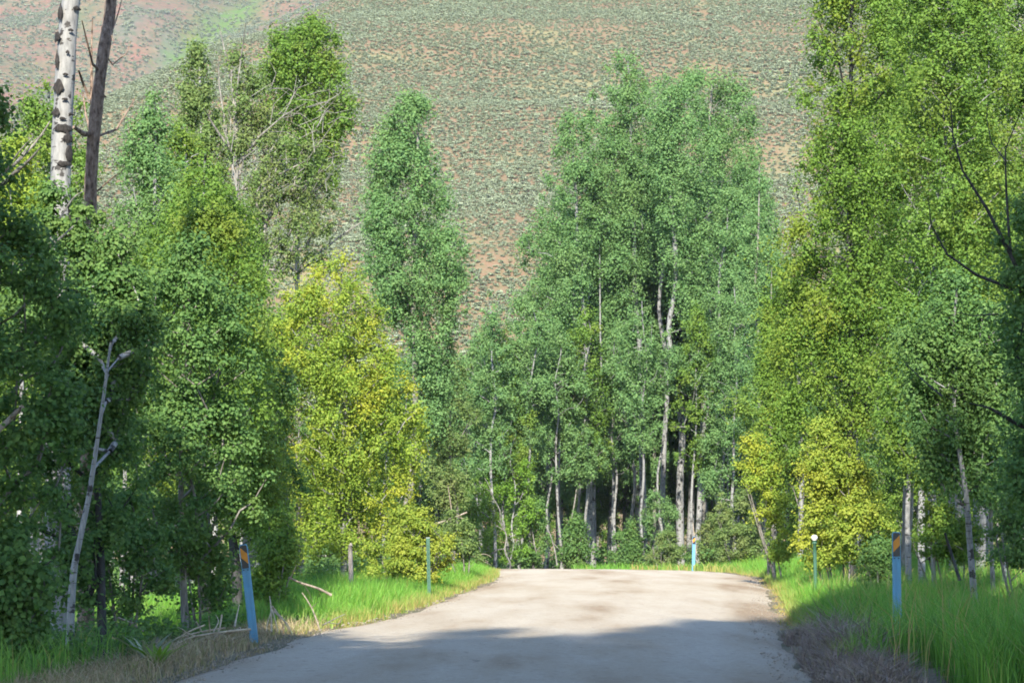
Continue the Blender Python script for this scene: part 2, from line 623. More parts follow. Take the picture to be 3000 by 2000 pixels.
# ------------------------------------------------------------------ leaves and trees
def leaf_arrays(cen, size, n, L, rng, squash=.78, up=.3, out=.85, tri=False):
    w = size ** 2
    idx = rng.choice(len(cen), n, p=w / w.sum())
    dr = rng.normal(size=(n, 3))
    dr /= np.linalg.norm(dr, axis=1)[:, None]
    r = np.abs(rng.normal(size=n)) ** .8 * .62 + .12 * rng.random(n)      # soft-edged sprays, denser inside
    sq = np.array([1, 1, squash])
    tilt = rng.normal(size=(len(cen), 2)) * .35                              # each spray leans its own way
    off = dr * (r * size[idx])[:, None] * sq
    off[:, :2] += off[:, 2:3] * tilt[idx]
    P = cen[idx] + off
    nn = dr * out + rng.normal(size=(n, 3)) * .40 + np.array([0, 0, up]) + SUNV * .35   # leaves turn to the light
    nn /= np.linalg.norm(nn, axis=1)[:, None]
    t = np.cross(nn, rng.normal(size=(n, 3)))
    t[:, 2] -= .25
    t -= nn * (t * nn).sum(1)[:, None]
    t /= np.linalg.norm(t, axis=1)[:, None] + 1e-9
    b = np.cross(nn, t)
    l = L * rng.uniform(.65, 1.3, n)[:, None]
    h = l * .43
    if tri:
        V = np.stack([P - t * l * .42 - b * h, P - t * l * .42 + b * h, P + t * l * .6], 1).reshape(-1, 3)
        cr = rng.random(len(cen))
        return V, rng.random(n), cr[idx]
    V = np.stack([P - t * l * .5, P + b * h + nn * l * .08, P + t * l * .55, P - b * h + nn * l * .08], 1).reshape(-1, 3)
    cr = rng.random(len(cen))
    return V, rng.random(n), cr[idx]


def leaf_mesh(name, cen, size, n, L, rng, **kw):
    V, a, c = leaf_arrays(cen, size, n, L, rng, **kw)
    return mk_mesh(name, V, [np.arange(len(V)).reshape(-1, 3 if kw.get('tri') else 4)], {'rnd': a, 'cl': c})


def crown_points(rows, n, rng, cs, shell=.4, depth=.85, ragged=.2):
    """rows: (z, x_left, x_right) with z falling; clump centres through the volume they sweep"""
    rows = np.array(sorted(rows, key=lambda r: r[0]))
    z = rng.uniform(rows[0, 0], rows[-1, 0], n * 6)
    xl, xr = np.interp(z, rows[:, 0], rows[:, 1]), np.interp(z, rows[:, 0], rows[:, 2])
    w = np.clip((xr - xl) / 2, .05, None)
    keep = rng.random(len(z)) < (w / w.max()) ** 1.1
    z, xl, xr, w = z[keep][:n], xl[keep][:n], xr[keep][:n], w[keep][:n]
    m = (xl + xr) / 2
    size = cs * (.45 + .95 * rng.random(len(z)) ** 1.3)
    size = np.minimum(size, w * .8 + .08)
    th = rng.uniform(0, 2 * math.pi, len(z))
    rho = rng.random(len(z)) ** shell
    ww = np.clip(w - size * .6, .0, None) * (1 + ragged * vnoise(th * 1.6 + 3, z * .9 + rows[-1, 0] * 3.3, 77))
    ww = np.minimum(ww, w * 1.12)
    x = m + ww * rho * np.cos(th) + rng.normal(size=len(z)) * .12 * cs
    y = depth * ww * rho * np.sin(th)
    return np.column_stack([x, y, z]), size


def skeleton(trunk, trad, cen, rng, tip=.008, rise=.45):
    """branches that grow from the trunk to the clumps, thicker where they carry more"""
    nodes = [p for p in trunk]
    par = [-1] + list(range(len(trunk) - 1))
    nt_ = len(trunk)
    order = np.argsort([np.min(np.linalg.norm(trunk - c, axis=1)) for c in cen])
    for k in order:
        c = cen[k]
        A = np.array(nodes)
        dv = c - A
        dist = np.linalg.norm(dv, axis=1)
        hd = np.linalg.norm(dv[:, :2], axis=1)
        cost = dist + 1.6 * np.clip(rise * hd - dv[:, 2], 0, None) + .6 * (np.arange(len(A)) < nt_ * .25)
        j = int(np.argmin(cost))
        a = A[j]
        L = dist[j]
        if L < .05:
            continue
        m = 3 if L > 1.5 else 2 if L > .5 else 1
        p = j
        for s in range(1, m + 1):
            f = s / m
            q = a + (c - a) * f
            q[2] += .12 * L * math.sin(math.pi * f) * (1 if rng.random() < .7 else -.6)
            if s < m:
                q = q + rng.normal(size=3) * .05 * L
            nodes.append(q)
            par.append(p)
            p = len(nodes) - 1
    cnt = np.ones(len(nodes))
    for i in range(len(nodes) - 1, nt_ - 1, -1):
        cnt[par[i]] += cnt[i] * .9
    return np.array(nodes), par, cnt, nt_


def trunk_shape(trunk, trad, cen, rng, sides=10, tip=.008, keep=1.0, extra=None):
    S = Shape()
    # finer trunk with a slight wobble
    n = max(14, len(trunk) * 3)
    T = dens(trunk, n)
    R = np.interp(np.linspace(0, 1, n), np.linspace(0, 1, len(trad)), trad)
    R = R * (1 + .04 * rng.normal(size=n))
    R[0] *= 1.25
    S.tube(T, R, sides, wob=.03, rng=rng)
    if cen is not None and len(cen):
        N, par, cnt, nt_ = skeleton(T, R, cen, rng, tip)
        for i in range(nt_, len(N)):
            if rng.random() > keep:
                continue
            r1 = tip * math.sqrt(cnt[i])
            r0 = tip * math.sqrt(cnt[i] + 1.2)
            if par[i] < nt_:
                lim = R[par[i]] * .75
                r0, r1 = min(r0, lim), min(r1, lim * .9)
            S.tube(np.array([N[par[i]], N[i]]), [r0, r1], 4 if r0 > .03 else 3, cap=False)
    for P, rr in (extra or []):
        S.tube(P, rr, 6, rng=rng)
    return S


COUNT = {'leaf': 0}


def hash_(s):
    h = 7
    for ch in s:
        h = (h * 31 + ord(ch)) % 1000003
    return h


def tree(name, label, category, d, rows, trunk, r0, leaf='aspen', bark='white', L=.07, n=20000, cs=.5, nc=110, r1=None, group=None,
         depth=.85, tip=.008, extra=None, shell=.4, seed=None, squash=.78, keep=1.0, dy=0.0, ragged=.2):
    """rows and trunk in pixels of the photograph, standing at distance d"""
    rng = np.random.default_rng(seed if seed is not None else abs(hash_(label)) % 100000)
    if d >= 36:                           # farther crowns: more and smaller upright sprays
        cs, nc, squash = cs * .84, int(nc * 1.3), 1.2
    if d < 36 and bark != 'scarred':      # near crowns: finer leaves in more and smaller sprays
        cs, nc, n, L = cs * .76, int(nc * 1.55), int(n * 1.5), L * .82
    T = np.array([unproj(px, py, d) for px, py in trunk])
    base = T[0].copy()
    base[2] = gz(base[0], base[1]) - .03
    T[0, 2] = base[2]
    T[1:, 1] += rng.normal(size=len(T) - 1) * (.015 if bark == 'scarred' else .06)
    if d > 80:
        T = np.vstack([T[:1], dens(T, 9)[1:-1] + rng.normal(size=(7, 3)) * [.13, .1, 0], T[-1:]])
    T = T - base
    if len(T) == 2:
        T = np.array([T[0], T[0] * .66 + T[1] * .34, T[0] * .33 + T[1] * .67, T[1]]) + np.vstack([[0, 0, 0], rng.normal(size=(2, 3)) * [.12, .12, 0], [0, 0, 0]])
    H = T[-1, 2]
    tr = np.array([r0 + ((r1 if r1 is not None else r0 * .25) - r0) * min(1, max(0, p[2] / H)) for p in T])
    root = thing(name, label, category, base, group)
    cen = size = None
    if rows:
        allc, alls = [], []
        groups = rows if isinstance(rows[0], list) else [rows]
        areas = []
        R3 = []
        for g in groups:
            rr = []
            for py, xl, xr in g:
                a, b = unproj(xl, py, d) - base, unproj(xr, py, d) - base
                rr.append((a[2], a[0], b[0]))
            rr = [(max(z, .12), a, b) for z, a, b in rr]
            R3.append(rr)
            q = np.array(sorted(rr))
            areas.append(np.trapezoid(q[:, 2] - q[:, 1], q[:, 0]) if hasattr(np, 'trapezoid') else np.trapz(q[:, 2] - q[:, 1], q[:, 0]))
        for rr, a in zip(R3, areas):
            c, s = crown_points(rr, max(4, int(nc * a / sum(areas))), rng, cs, shell, depth, ragged)
            c[:, 1] += dy
            allc.append(c)
            alls.append(s)
        cen, size = np.vstack(allc), np.concatenate(alls)
    S = trunk_shape(T, tr, cen, rng, tip=tip, keep=keep, extra=[(P - base, r) for P, r in (extra or [])])
    obj('trunk', S.mesh('trunk', True), BARK[bark], root)
    if cen is not None and n:
        far = d >= 36
        if far:
            n, L = int(n * 1.75), L * .82
        cr = leaf_mesh('crown', cen, size, n, L, rng, squash=squash, tri=far)
        COUNT['leaf'] += n
        obj('crown', cr, LEAF[leaf], root)
    return root


def px_path(pts, d, dd=0.0):
    return np.array([unproj(x, y, d + dd * i / max(1, len(pts) - 1)) for i, (x, y) in enumerate(pts)])


def shrub(name, label, d, rows, leaf='aspen', L=.06, n=6000, cs=.22, nc=60, bark='grey', depth=.9, group=None, category='shrub', seed=None):
    cx = (rows[-1][1] + rows[-1][2]) / 2
    tx = (rows[0][1] + rows[0][2]) / 2
    my = rows[0][0]
    by = 1572 + EYE * F / d
    rng = np.random.default_rng(seed if seed is not None else hash_(label))
    base = unproj(cx, by, d)
    base[2] = gz(base[0], base[1]) - .02
    top = unproj(tx, my + .25 * (by - my), d) - base
    root = thing(name, label, category, base, group)
    rr = []
    for py, xl, xr in rows:
        a, b = unproj(xl, py, d) - base, unproj(xr, py, d) - base
        rr.append((max(a[2], .08), a[0], b[0]))
    cen, size = crown_points(rr, nc, rng, cs, .45, depth, .32)
    S = Shape()
    k = 5
    stems = []
    for i in range(k):
        a = rng.uniform(0, 6.28)
        w = (rr[-1][2] - rr[-1][1]) * .12
        P = np.array([[math.cos(a) * w, math.sin(a) * w, 0], top * .45 + [math.cos(a) * w * 2.2, math.sin(a) * w * 2.2, 0], top * .85 + [math.cos(a) * w * 3, math.sin(a) * w * 3, 0]])
        stems.append(dens(P, 7))
    lab = np.array([np.argmin([np.min(np.linalg.norm(s - c, axis=1)) for s in stems]) for c in cen])
    for i, s in enumerate(stems):
        S.tube(s, np.linspace(.025, .009, len(s)), 5)
        if (lab == i).any():
            N, par, cnt, nt_ = skeleton(s, None, cen[lab == i], rng)
            for q in range(nt_, len(N)):
                S.tube(np.array([N[par[q]], N[q]]), [.005 * math.sqrt(cnt[q] + 1), .005 * math.sqrt(cnt[q])], 3, cap=False)
    obj('stem', S.mesh('stem', True), BARK[bark], root)
    far = d >= 36
    if far:
        n, L = int(n * 1.75), L * .82
    obj('foliage', leaf_mesh('foliage', cen, size, n, L, rng, tri=far), LEAF[leaf], root)
    COUNT['leaf'] += n
    return root


#TREES
# ---- left of the road, from the viewer outward
tree('aspen_tree', 'dark leafy aspen filling the left edge, its trunk outside the picture', 'tree', 24,
     [(240, -60, 30), (330, -110, 50), (450, -160, 20), (580, -200, 90), (720, -260, 190), (950, -300, 270), (1250, -300, 235), (1500, -300, 215), (1780, -300, 175), (1930, -300, 110)],
     [(-110, 2060), (-100, 1500), (-60, 900), (-40, 420)], .09, 'deep', 'grey', L=.062, n=26000, cs=.36, nc=150, ragged=.35)
tree('leaning_aspen', 'thin white aspen stem leaning right in the dark left foliage', 'tree', 27.3,
     [(640, 250, 380), (760, 170, 430), (900, 120, 470), (1080, 110, 450), (1230, 140, 400), (1330, 180, 380)],
     [(203, 1905), (214, 1700), (238, 1560), (262, 1440), (300, 1200), (318, 1070), (326, 1000)], .05, 'deep', 'white', L=.058, n=15000, cs=.34, nc=100, dy=.9, ragged=.35)
tree('aspen_tree', 'dense dark aspen hiding the feet of the white and brown trunks', 'tree', 28.6,
     [(560, 90, 200), (640, 60, 330), (800, 20, 400), (1000, 0, 430), (1250, 10, 440), (1500, 30, 430), (1680, 60, 380), (1760, 90, 320)],
     [(300, 1890), (290, 1500), (240, 1000), (200, 600)], .06, 'deep', 'dark', L=.06, n=25000, cs=.36, nc=150, depth=.55, ragged=.35)
tree('aspen_tree', 'slim grey-stemmed aspen left of the striped post, crown low and dark', 'tree', 33,
     [(700, 490, 610), (850, 380, 720), (1050, 330, 780), (1300, 320, 800), (1480, 330, 790), (1600, 400, 740), (1660, 470, 680)],
     [(545, 1860), (535, 1700), (530, 1400), (545, 1100), (560, 760)], .055, 'deep', 'grey', L=.06, n=28000, cs=.38, nc=150, ragged=.35)
tree('aspen_tree', 'dark-trunked tree close behind the slim grey-stemmed aspen', 'tree', 37,
     [(560, 540, 670), (760, 430, 770), (980, 430, 800), (1180, 500, 800), (1280, 580, 760)],
     [(606, 1820), (603, 1500), (610, 1100), (620, 620)], .10, 'aspen', 'dark', L=.062, n=24000, cs=.42, nc=140)
tree('aspen_tree', 'crooked dark trunk standing just behind the left striped post', 'tree', 40,
     [(950, 640, 740), (1100, 590, 800), (1330, 620, 830), (1520, 680, 840), (1600, 720, 830)],
     [(700, 1790), (690, 1640), (672, 1500), (700, 1300), (690, 950)], .10, 'aspen', 'dark', L=.062, n=18000, cs=.4, nc=110)
shrub('leafy_shrub', 'dark green shrub at the foot of the leaning white stem', 31, [(1450, 260, 420), (1580, 210, 520), (1720, 200, 530), (1800, 240, 480)], 'deep', L=.055, n=9000, nc=80)
shrub('leafy_shrub', 'low dark shrub between the grey stem and the left striped post', 34, [(1560, 520, 640), (1640, 470, 720), (1740, 470, 720), (1800, 500, 680)], 'deep', L=.05, n=5000, nc=60)
shrub('leafy_shrub', 'shady green shrub just right of the left striped post', 38, [(1500, 790, 870), (1600, 730, 900), (1700, 720, 890), (1780, 740, 860)], 'aspen', L=.055, n=7500, nc=70)
shrub('leafy_shrub', 'dark leafy shrub in the bottom left corner', 23.5, [(1560, -60, 120), (1700, -160, 190), (1830, -200, 160), (1960, -200, 130)], 'deep', L=.06, n=9000, cs=.25, nc=80)

wt = tree('white_trunk_aspen', 'thick white aspen trunk with black scars rising out of frame at top left', 'tree', 30.5,
     [(-2100, 150, 350), (-1700, -150, 600), (-1300, -150, 550), (-1000, 100, 400)],
     [(172, 1830), (172, 1300), (170, 900), (176, 690), (181, 400), (198, 100), (214, -60), (240, -500), (250, -1900)], .18, 'aspen', 'scarred', L=.09, n=6000, cs=.6, nc=70, r1=.05)

SCAR = bark_plain('black_bark_scar', [(.3, (.012, .011, .011)), (.6, (.035, .032, .03)), (.85, (.10, .095, .09))], (30, 30, 12), .8, .01)
_b = np.array(wt.location)
_ax = np.array([unproj(px, py, 30.5) - _b for px, py in [(170, 900), (176, 690), (181, 400), (198, 100), (214, -60)]])
_rs = np.random.default_rng(5)
for px, py, w, h in [(172, 30, 16, 54), (160, 102, 26, 34), (163, 170, 12, 60), (196, 150, 12, 12), (168, 250, 36, 40), (188, 288, 20, 9), (160, 325, 26, 24), (182, 372, 58, 22), (196, 400, 28, 30), (205, 330, 14, 8),
                     (200, 445, 22, 44), (186, 476, 44, 16), (156, 540, 12, 36), (190, 215, 18, 8), (205, 85, 16, 9), (176, 600, 24, 10), (200, 640, 16, 14), (165, 670, 22, 12), (222, 20, 22, 12), (182, 345, 22, 9)]:
    z0 = (unproj(px, py, 30.3) - _b)[2]
    x0 = (unproj(px, py, 30.3) - _b)[0]
    V = []
    for a in np.linspace(-1, 1, 9):
        for b in np.linspace(-1, 1, 7):
            m_ = math.sqrt(max(0, 1 - (abs(a) ** 1.6))) * (1 + .25 * _rs.normal())
            zz = z0 + (b * m_ * h / 2 - .25 * h * (1 - a * a) * 0 + .12 * h * abs(a) * -1) / F * 30.5
            cx, cy = np.interp(zz, _ax[:, 2], _ax[:, 0]), np.interp(zz, _ax[:, 2], _ax[:, 1])
            R_ = (.158 + .002 * _rs.random()) if b * b < .9 else .150
            dx = np.clip((x0 - cx) + a * w / 2 / F * 30.5, -.152, .152)
            V.append((cx + dx * R_ / .158, cy - math.sqrt(max(0, R_ ** 2 - (dx * R_ / .158) ** 2)), zz))
    f_ = [(i * 7 + j, (i + 1) * 7 + j, (i + 1) * 7 + j + 1, i * 7 + j + 1) for i in range(8) for j in range(6)]
    obj('bark_scar', mk_mesh('bark_scar', np.array(V), [np.array(f_)], smooth_shade=True), SCAR, wt)

# the dead brown trunk with its stubs
dp = 32
ex = [(px_path([(300, 210), (272, 190), (252, 110), (240, 60)], dp, -.6), [.022, .018, .012, .006]),
      (px_path([(290, 330), (268, 300), (268, 150), (271, 55)], dp, .4), [.028, .026, .018, .008]),
      (px_path([(262, 290), (240, 235), (230, 205)], dp, -.4), [.022, .02, .012]),
      (px_path([(270, 395), (245, 392), (215, 372)], dp, -.5), [.04, .034, .022]),
      (px_path([(318, 120), (340, 60), (352, 20), (362, -30)], dp, .4), [.014, .01, .008, .004]),
      (px_path([(312, 60), (328, 110), (334, 128)], dp, -.4), [.012, .009, .004]),
      (px_path([(308, 160), (330, 190), (372, 155), (384, 120)], dp, .5), [.012, .01, .007, .003]),
      (px_path([(268, 400), (250, 330), (243, 270)], dp, .5), [.02, .016, .01]),
      (px_path([(300, 280), (310, 285), (304, 278)], dp, -.3), [.014, .012, .006]),
      (px_path([(285, 400), (340, 380), (390, 300), (395, 285)], dp, .9), [.02, .016, .01, .004]),
      (px_path([(285, 560), (330, 520), (360, 500)], dp, -.4), [.014, .01, .005])]
tree('dead_tree', 'bare brown dead trunk with broken stubs right of the thick white trunk', 'tree', dp, None,
     [(252, 1850), (256, 1200), (264, 650), (272, 450), (290, 270), (306, 130), (318, 0), (335, -200), (345, -420)], .105, bark='brown', r1=.075, extra=ex)

tree('aspen_tree', 'sunlit green aspen right of the bare brown trunk', 'tree', 45,
     [(470, 560, 640), (600, 440, 740), (780, 340, 810), (980, 330, 810), (1180, 360, 800), (1300, 420, 780)],
     [(620, 1720), (600, 450)], .09, 'aspen', 'white', L=.068, n=27000, cs=.45, nc=170)
tree('aspen_tree', 'lit leafy aspen below the pale tall aspen at upper left', 'tree', 55,
     [(380, 470, 560), (500, 420, 680), (650, 400, 720), (850, 420, 740), (1000, 450, 720)],
     [(560, 1680), (550, 420)], .09, 'aspen', 'white', L=.075, n=18000, cs=.45, nc=130)
tree('aspen_tree', 'green aspen whose pointed top shows just right of the brown trunk', 'tree', 52,
     [(270, 440, 475), (360, 370, 510), (480, 300, 560), (650, 290, 620), (850, 270, 640), (950, 300, 600)],
     [(455, 1690), (455, 300)], .10, 'cool', 'white', L=.075, n=18000, cs=.5, nc=120)
tree('aspen_tree', 'green aspen showing between and behind the white and brown trunks', 'tree', 50,
     [(205, 90, 130), (300, 60, 250), (450, 0, 300), (650, -40, 310), (850, -40, 310), (950, 0, 280)],
     [(150, 1700), (140, 240)], .10, 'aspen', 'white', L=.075, n=16000, cs=.5, nc=110)
tree('yellowing_aspen', 'small yellow-green tree left of the thick white trunk', 'tree', 42,
     [(390, 10, 60), (480, -40, 130), (600, -60, 160), (720, -60, 160)], [(50, 1740), (40, 400)], .06, 'lime', 'white', L=.065, n=7000, cs=.35, nc=60)

# the tall, half bare group at upper left
tree('yellowing_aspen', 'tall pale aspen with yellowing leaves left of the bare tree', 'tree', 64,
     [(135, 550, 600), (210, 505, 640), (320, 490, 660), (420, 495, 690), (520, 500, 680), (660, 490, 660)],
     [(590, 1640), (600, 900), (585, 160)], .09, 'dull', 'white', L=.085, n=11000, cs=.42, nc=100)
bt = [(px_path([(697, 560), (672, 440), (655, 330), (642, 250), (640, 170)], 62, .6), [.05, .04, .03, .02, .008]),
      (px_path([(695, 420), (690, 300), (705, 180), (720, 70)], 62, -.5), [.05, .035, .022, .008]),
      (px_path([(688, 300), (668, 200), (652, 120), (640, 70)], 62, .4), [.035, .025, .016, .006]),
      (px_path([(700, 470), (640, 390), (615, 350), (600, 320)], 62, -.6), [.045, .035, .025, .012]),
      (px_path([(700, 480), (760, 400), (830, 340), (900, 300)], 62, -.8), [.04, .028, .018, .008]),
      (px_path([(705, 560), (770, 470), (850, 420), (930, 380)], 62, .6), [.04, .028, .018, .007]),
      (px_path([(712, 640), (800, 520), (900, 470), (1000, 330)], 62, -.5), [.045, .03, .02, .006]),
      (px_path([(700, 510), (720, 460), (740, 440)], 62, -.4), [.03, .02, .008]),
      (px_path([(735, 300), (740, 200), (735, 90)], 62, .3), [.02, .014, .005]),
      (px_path([(690, 600), (600, 520), (560, 440)], 62, .5), [.03, .018, .007]),
      (px_path([(760, 400), (770, 330), (790, 260)], 62, .2), [.018, .012, .005]),
      (px_path([(850, 420), (900, 430), (960, 400)], 62, -.3), [.016, .012, .005]),
      (px_path([(830, 340), (860, 280), (870, 220)], 62, .3), [.016, .012, .005])]
_rt = np.random.default_rng(8)
for _i in range(70):
    _x, _y = _rt.uniform(660, 960), _rt.uniform(260, 600)
    _a = _rt.uniform(-.2, 1.9)
    _l = _rt.uniform(50, 130)
    _k = _rt.uniform(-.5, .5)
    bt.append((px_path([(_x, _y), (_x + _l * .5 * math.cos(_a), _y - _l * .5 * math.sin(_a)), (_x + _l * math.cos(_a + _k), _y - _l * math.sin(_a + _k))], 62 + _rt.uniform(-1.2, 1.0), .3), [.011, .008, .003]))
tree('half_dead_aspen', 'half dead tree with bare grey branches and a pale broken stem', 'tree', 62,
     [[(420, 780, 960), (520, 720, 1000), (600, 710, 1010), (700, 700, 985), (800, 740, 960)], [(150, 650, 720), (240, 650, 780), (330, 640, 820), (450, 660, 840)]],
     [(722, 1640), (720, 900), (700, 630), (695, 480), (690, 400), (684, 280), (675, 150)], .10, 'dull', 'grey', L=.08, n=12000, cs=.36, nc=190, extra=bt, tip=.012)
tree('cottonwood', 'leafy green treetop right of the bare grey branches', 'tree', 66,
     [(55, 880, 950), (110, 770, 1000), (190, 720, 1015), (270, 750, 1055), (350, 780, 1045), (430, 800, 1010), (540, 840, 1000)],
     [(880, 1640), (872, 950), (872, 700), (885, 300), (900, 90)], .11, 'aspen', 'grey', L=.085, n=19000, cs=.48, nc=150)
obj('bare_limb', (lambda S: (S.tube(px_path([(930, 745), (1000, 690), (1060, 650), (1070, 630)], 64), [.035, .025, .016, .006], 5),
                                 S.tube(px_path([(1030, 668), (1030, 640)], 64), [.012, .004], 4),
                                 S.tube(px_path([(955, 725), (985, 680), (1010, 610)], 64), [.014, .01, .004], 4), S.mesh('dead_limb', True))[-1])(Shape()), BARK['grey'],
    label='thin bare limb jutting right below the leafy treetop', category='branch')

tree('yellow_green_tree', 'bright yellow-green rounded tree left of the road', 'tree', 61,
     [(755, 950, 1045), (820, 840, 1100), (930, 775, 1145), (1040, 750, 1210), (1130, 750, 1250), (1240, 765, 1295), (1340, 790, 1265), (1440, 820, 1225), (1530, 840, 1205), (1630, 870, 1180)],
     [(1010, 1660), (1000, 800)], .10, 'lime', 'white', L=.075, n=46000, cs=.46, nc=300, ragged=.12)
tree('aspen_tree', 'dim green tree tucked between the bare tree and the yellow-green tree', 'tree', 50,
     [(640, 660, 760), (760, 600, 810), (950, 580, 820), (1150, 600, 820), (1350, 650, 840), (1500, 700, 860), (1600, 730, 860)],
     [(760, 1690), (730, 700)], .08, 'aspen', 'white', L=.07, n=21000, cs=.42, nc=140)
shrub('golden_shrub', 'low golden-green bush beside the green metal stake', 57.5, [(1500, 1150, 1260), (1550, 1085, 1320), (1610, 1050, 1350), (1690, 1045, 1350)], 'gold', L=.07, n=13000, cs=.25, nc=90)
shrub('leafy_shrub', 'green shrub behind the grass right of the green metal stake', 72, [(1500, 1290, 1360), (1570, 1280, 1410), (1640, 1290, 1420)], 'dull', L=.08, n=4500, cs=.25, nc=50)

tree('narrow_cottonwood', 'tall narrow green tree standing alone before the hillside', 'tree', 90,
     [(280, 1200, 1250), (325, 1135, 1285), (420, 1075, 1290), (520, 1045, 1320), (640, 1035, 1355), (760, 1035, 1390), (880, 1080, 1395), (1000, 1150, 1345), (1150, 1180, 1330), (1280, 1190, 1320)],
     [(1200, 1640), (1215, 1000), (1225, 300)], .16, 'cool', 'grey', L=.11, n=38000, cs=.7, nc=230, ragged=.02)
tree('aspen_tree', 'greyish green aspen with thin pale stem below the tall narrow tree', 'tree', 91,
     [(980, 1290, 1350), (1100, 1240, 1400), (1250, 1220, 1410), (1400, 1240, 1400), (1530, 1270, 1390)],
     [(1325, 1640), (1330, 1400), (1300, 1000)], .07, 'dull', 'grey', L=.1, n=9000, cs=.45, nc=90)
tree('aspen_tree', 'light green aspen with a thin white stem left of the large grove', 'tree', 113,
     [(855, 1425, 1450), (950, 1375, 1500), (1080, 1330, 1530), (1250, 1310, 1520), (1380, 1310, 1490)],
     [(1452, 1660), (1448, 1300), (1438, 1100), (1432, 880)], .09, 'cool', 'white', L=.11, n=13000, cs=.5, nc=110)
tree('young_aspen', 'young bright green aspen at the far end of the road', 'tree', 114,
     [(1275, 1490, 1530), (1370, 1430, 1560), (1470, 1390, 1590), (1570, 1400, 1590), (1640, 1420, 1580)],
     [(1490, 1662), (1510, 1280)], .05, 'bright', 'white', L=.1, n=8000, cs=.4, nc=90)
tree('young_aspen', 'small leafy aspen leaning over the left end of the road crest', 'tree', 112,
     [(1400, 1360, 1420), (1480, 1330, 1470), (1560, 1340, 1470), (1630, 1360, 1450)],
     [(1488, 1665), (1470, 1530), (1420, 1400)], .05, 'aspen', 'grey', L=.09, n=4500, cs=.35, nc=60)

# ---- the grove straight ahead
G = 'aspens of the large grove ahead'
tree('tall_aspen', 'tallest aspen of the grove, its peak left of centre', 'tree', 122,
     [(165, 1800, 1880), (215, 1745, 1905), (330, 1695, 1930), (450, 1685, 1950), (600, 1690, 1970), (740, 1720, 1950), (840, 1740, 1900), (960, 1740, 1850), (1080, 1760, 1830)],
     [(1888, 1660), (1880, 1100), (1850, 600), (1838, 180)], .2, 'cool', 'pale', L=.125, n=29000, cs=.85, nc=130, group=G, ragged=.1)
tree('tall_aspen', 'left shoulder of the large grove, sloping down to the hillside gap', 'tree', 120,
     [(345, 1635, 1720), (440, 1610, 1760), (560, 1550, 1780), (700, 1510, 1770), (850, 1485, 1740), (980, 1490, 1720), (1120, 1520, 1720), (1240, 1560, 1700)],
     [(1738, 1662), (1728, 1400), (1700, 900), (1670, 380)], .19, 'cool', 'pale', L=.125, n=29000, cs=.82, nc=140, group=G, ragged=.1)
tree('tall_aspen', 'middle aspen of the grove on a bright white trunk', 'tree', 119,
     [(215, 1910, 1990), (290, 1870, 2050), (430, 1880, 2110), (600, 1900, 2130), (740, 1900, 2120), (850, 1960, 2110), (980, 1990, 2100)],
     [(1996, 1640), (1988, 1400), (1978, 1100), (1965, 800), (1955, 260)], .21, 'cool', 'pale', L=.125, n=28000, cs=.85, nc=130, group=G, ragged=.1)
tree('tall_aspen', 'right-hand aspen of the grove with a feathery flat top', 'tree', 123,
     [(195, 1990, 2090), (250, 1970, 2180), (360, 2000, 2230), (500, 2040, 2265), (640, 2080, 2270), (800, 2090, 2260), (950, 2100, 2240)],
     [(2055, 1650), (2062, 1300), (2075, 900), (2090, 220)], .2, 'cool', 'grey', L=.125, n=29000, cs=.82, nc=140, group=G, ragged=.1)
tree('tall_aspen', 'forked pale aspen leaning right under the grove', 'tree', 117,
     [(560, 2080, 2200), (700, 2070, 2230), (850, 2090, 2240), (960, 2120, 2230)],
     [(2040, 1650), (2060, 1300), (2090, 1090), (2120, 800), (2130, 600)], .16, 'cool', 'pale', L=.12, n=10000, cs=.55, nc=70, group=G)
tree('tall_aspen', 'slender white aspen stem beside the bright white trunk', 'tree', 125,
     [(350, 1900, 2000), (500, 1850, 2000), (700, 1860, 1980), (800, 1880, 1960)],
     [(1942, 1655), (1940, 1200), (1945, 850), (1930, 380)], .17, 'cool', 'pale', L=.125, n=8000, cs=.6, nc=60, group=G)
tree('tall_aspen', 'curved pale aspen stem left of centre under the grove', 'tree', 121,
     [(480, 1690, 1800), (640, 1680, 1840), (800, 1700, 1830)],
     [(1795, 1660), (1800, 1450), (1785, 1250), (1770, 1180), (1760, 900), (1750, 520)], .08, 'cool', 'pale', L=.125, n=8000, cs=.6, nc=60, group=G)
for k, (px, d, r, lab) in enumerate([(1835, 126, .13, 'straight grey stem left of the slender white aspen'), (1690, 127, .10, 'thin shaded stem left of the grove trunks'),
                                     (1912, 130, .13, 'dark stem deep between the white grove trunks'), (2112, 124, .08, 'thin pale stem right of the striped far post'),
                                     (2128, 127, .07, 'very thin stem at the right rear of the grove'), (1640, 125, .09, 'thin white stem at the left rear of the grove')]):
    tree('slender_aspen', lab, 'tree', d, [(620, px - 60, px + 60), (720, px - 90, px + 90), (860, px - 60, px + 60)],
         [(px, 1650), (px + 8, 1300), (px - 12, 900), (px, 650)], r * .85, 'cool', 'grey', L=.13, n=4500, cs=.6, nc=36, group=G)
tree('low_aspen', 'low spreading layer of leaves across the grove trunks', 'tree', 116,
     [(1015, 1880, 2040), (1060, 1780, 2090), (1110, 1790, 2080), (1150, 1860, 2050)],
     [(1930, 1655), (1940, 1300), (1945, 1030)], .08, 'cool', 'pale', L=.11, n=9000, cs=.42, nc=80)
tree('low_aspen', 'leafy young aspen left of the grove trunks at mid height', 'tree', 117,
     [(1050, 1610, 1660), (1120, 1545, 1700), (1210, 1550, 1690), (1280, 1580, 1670)],
     [(1600, 1660), (1610, 1300), (1630, 1060)], .07, 'cool', 'pale', L=.11, n=7000, cs=.42, nc=70)
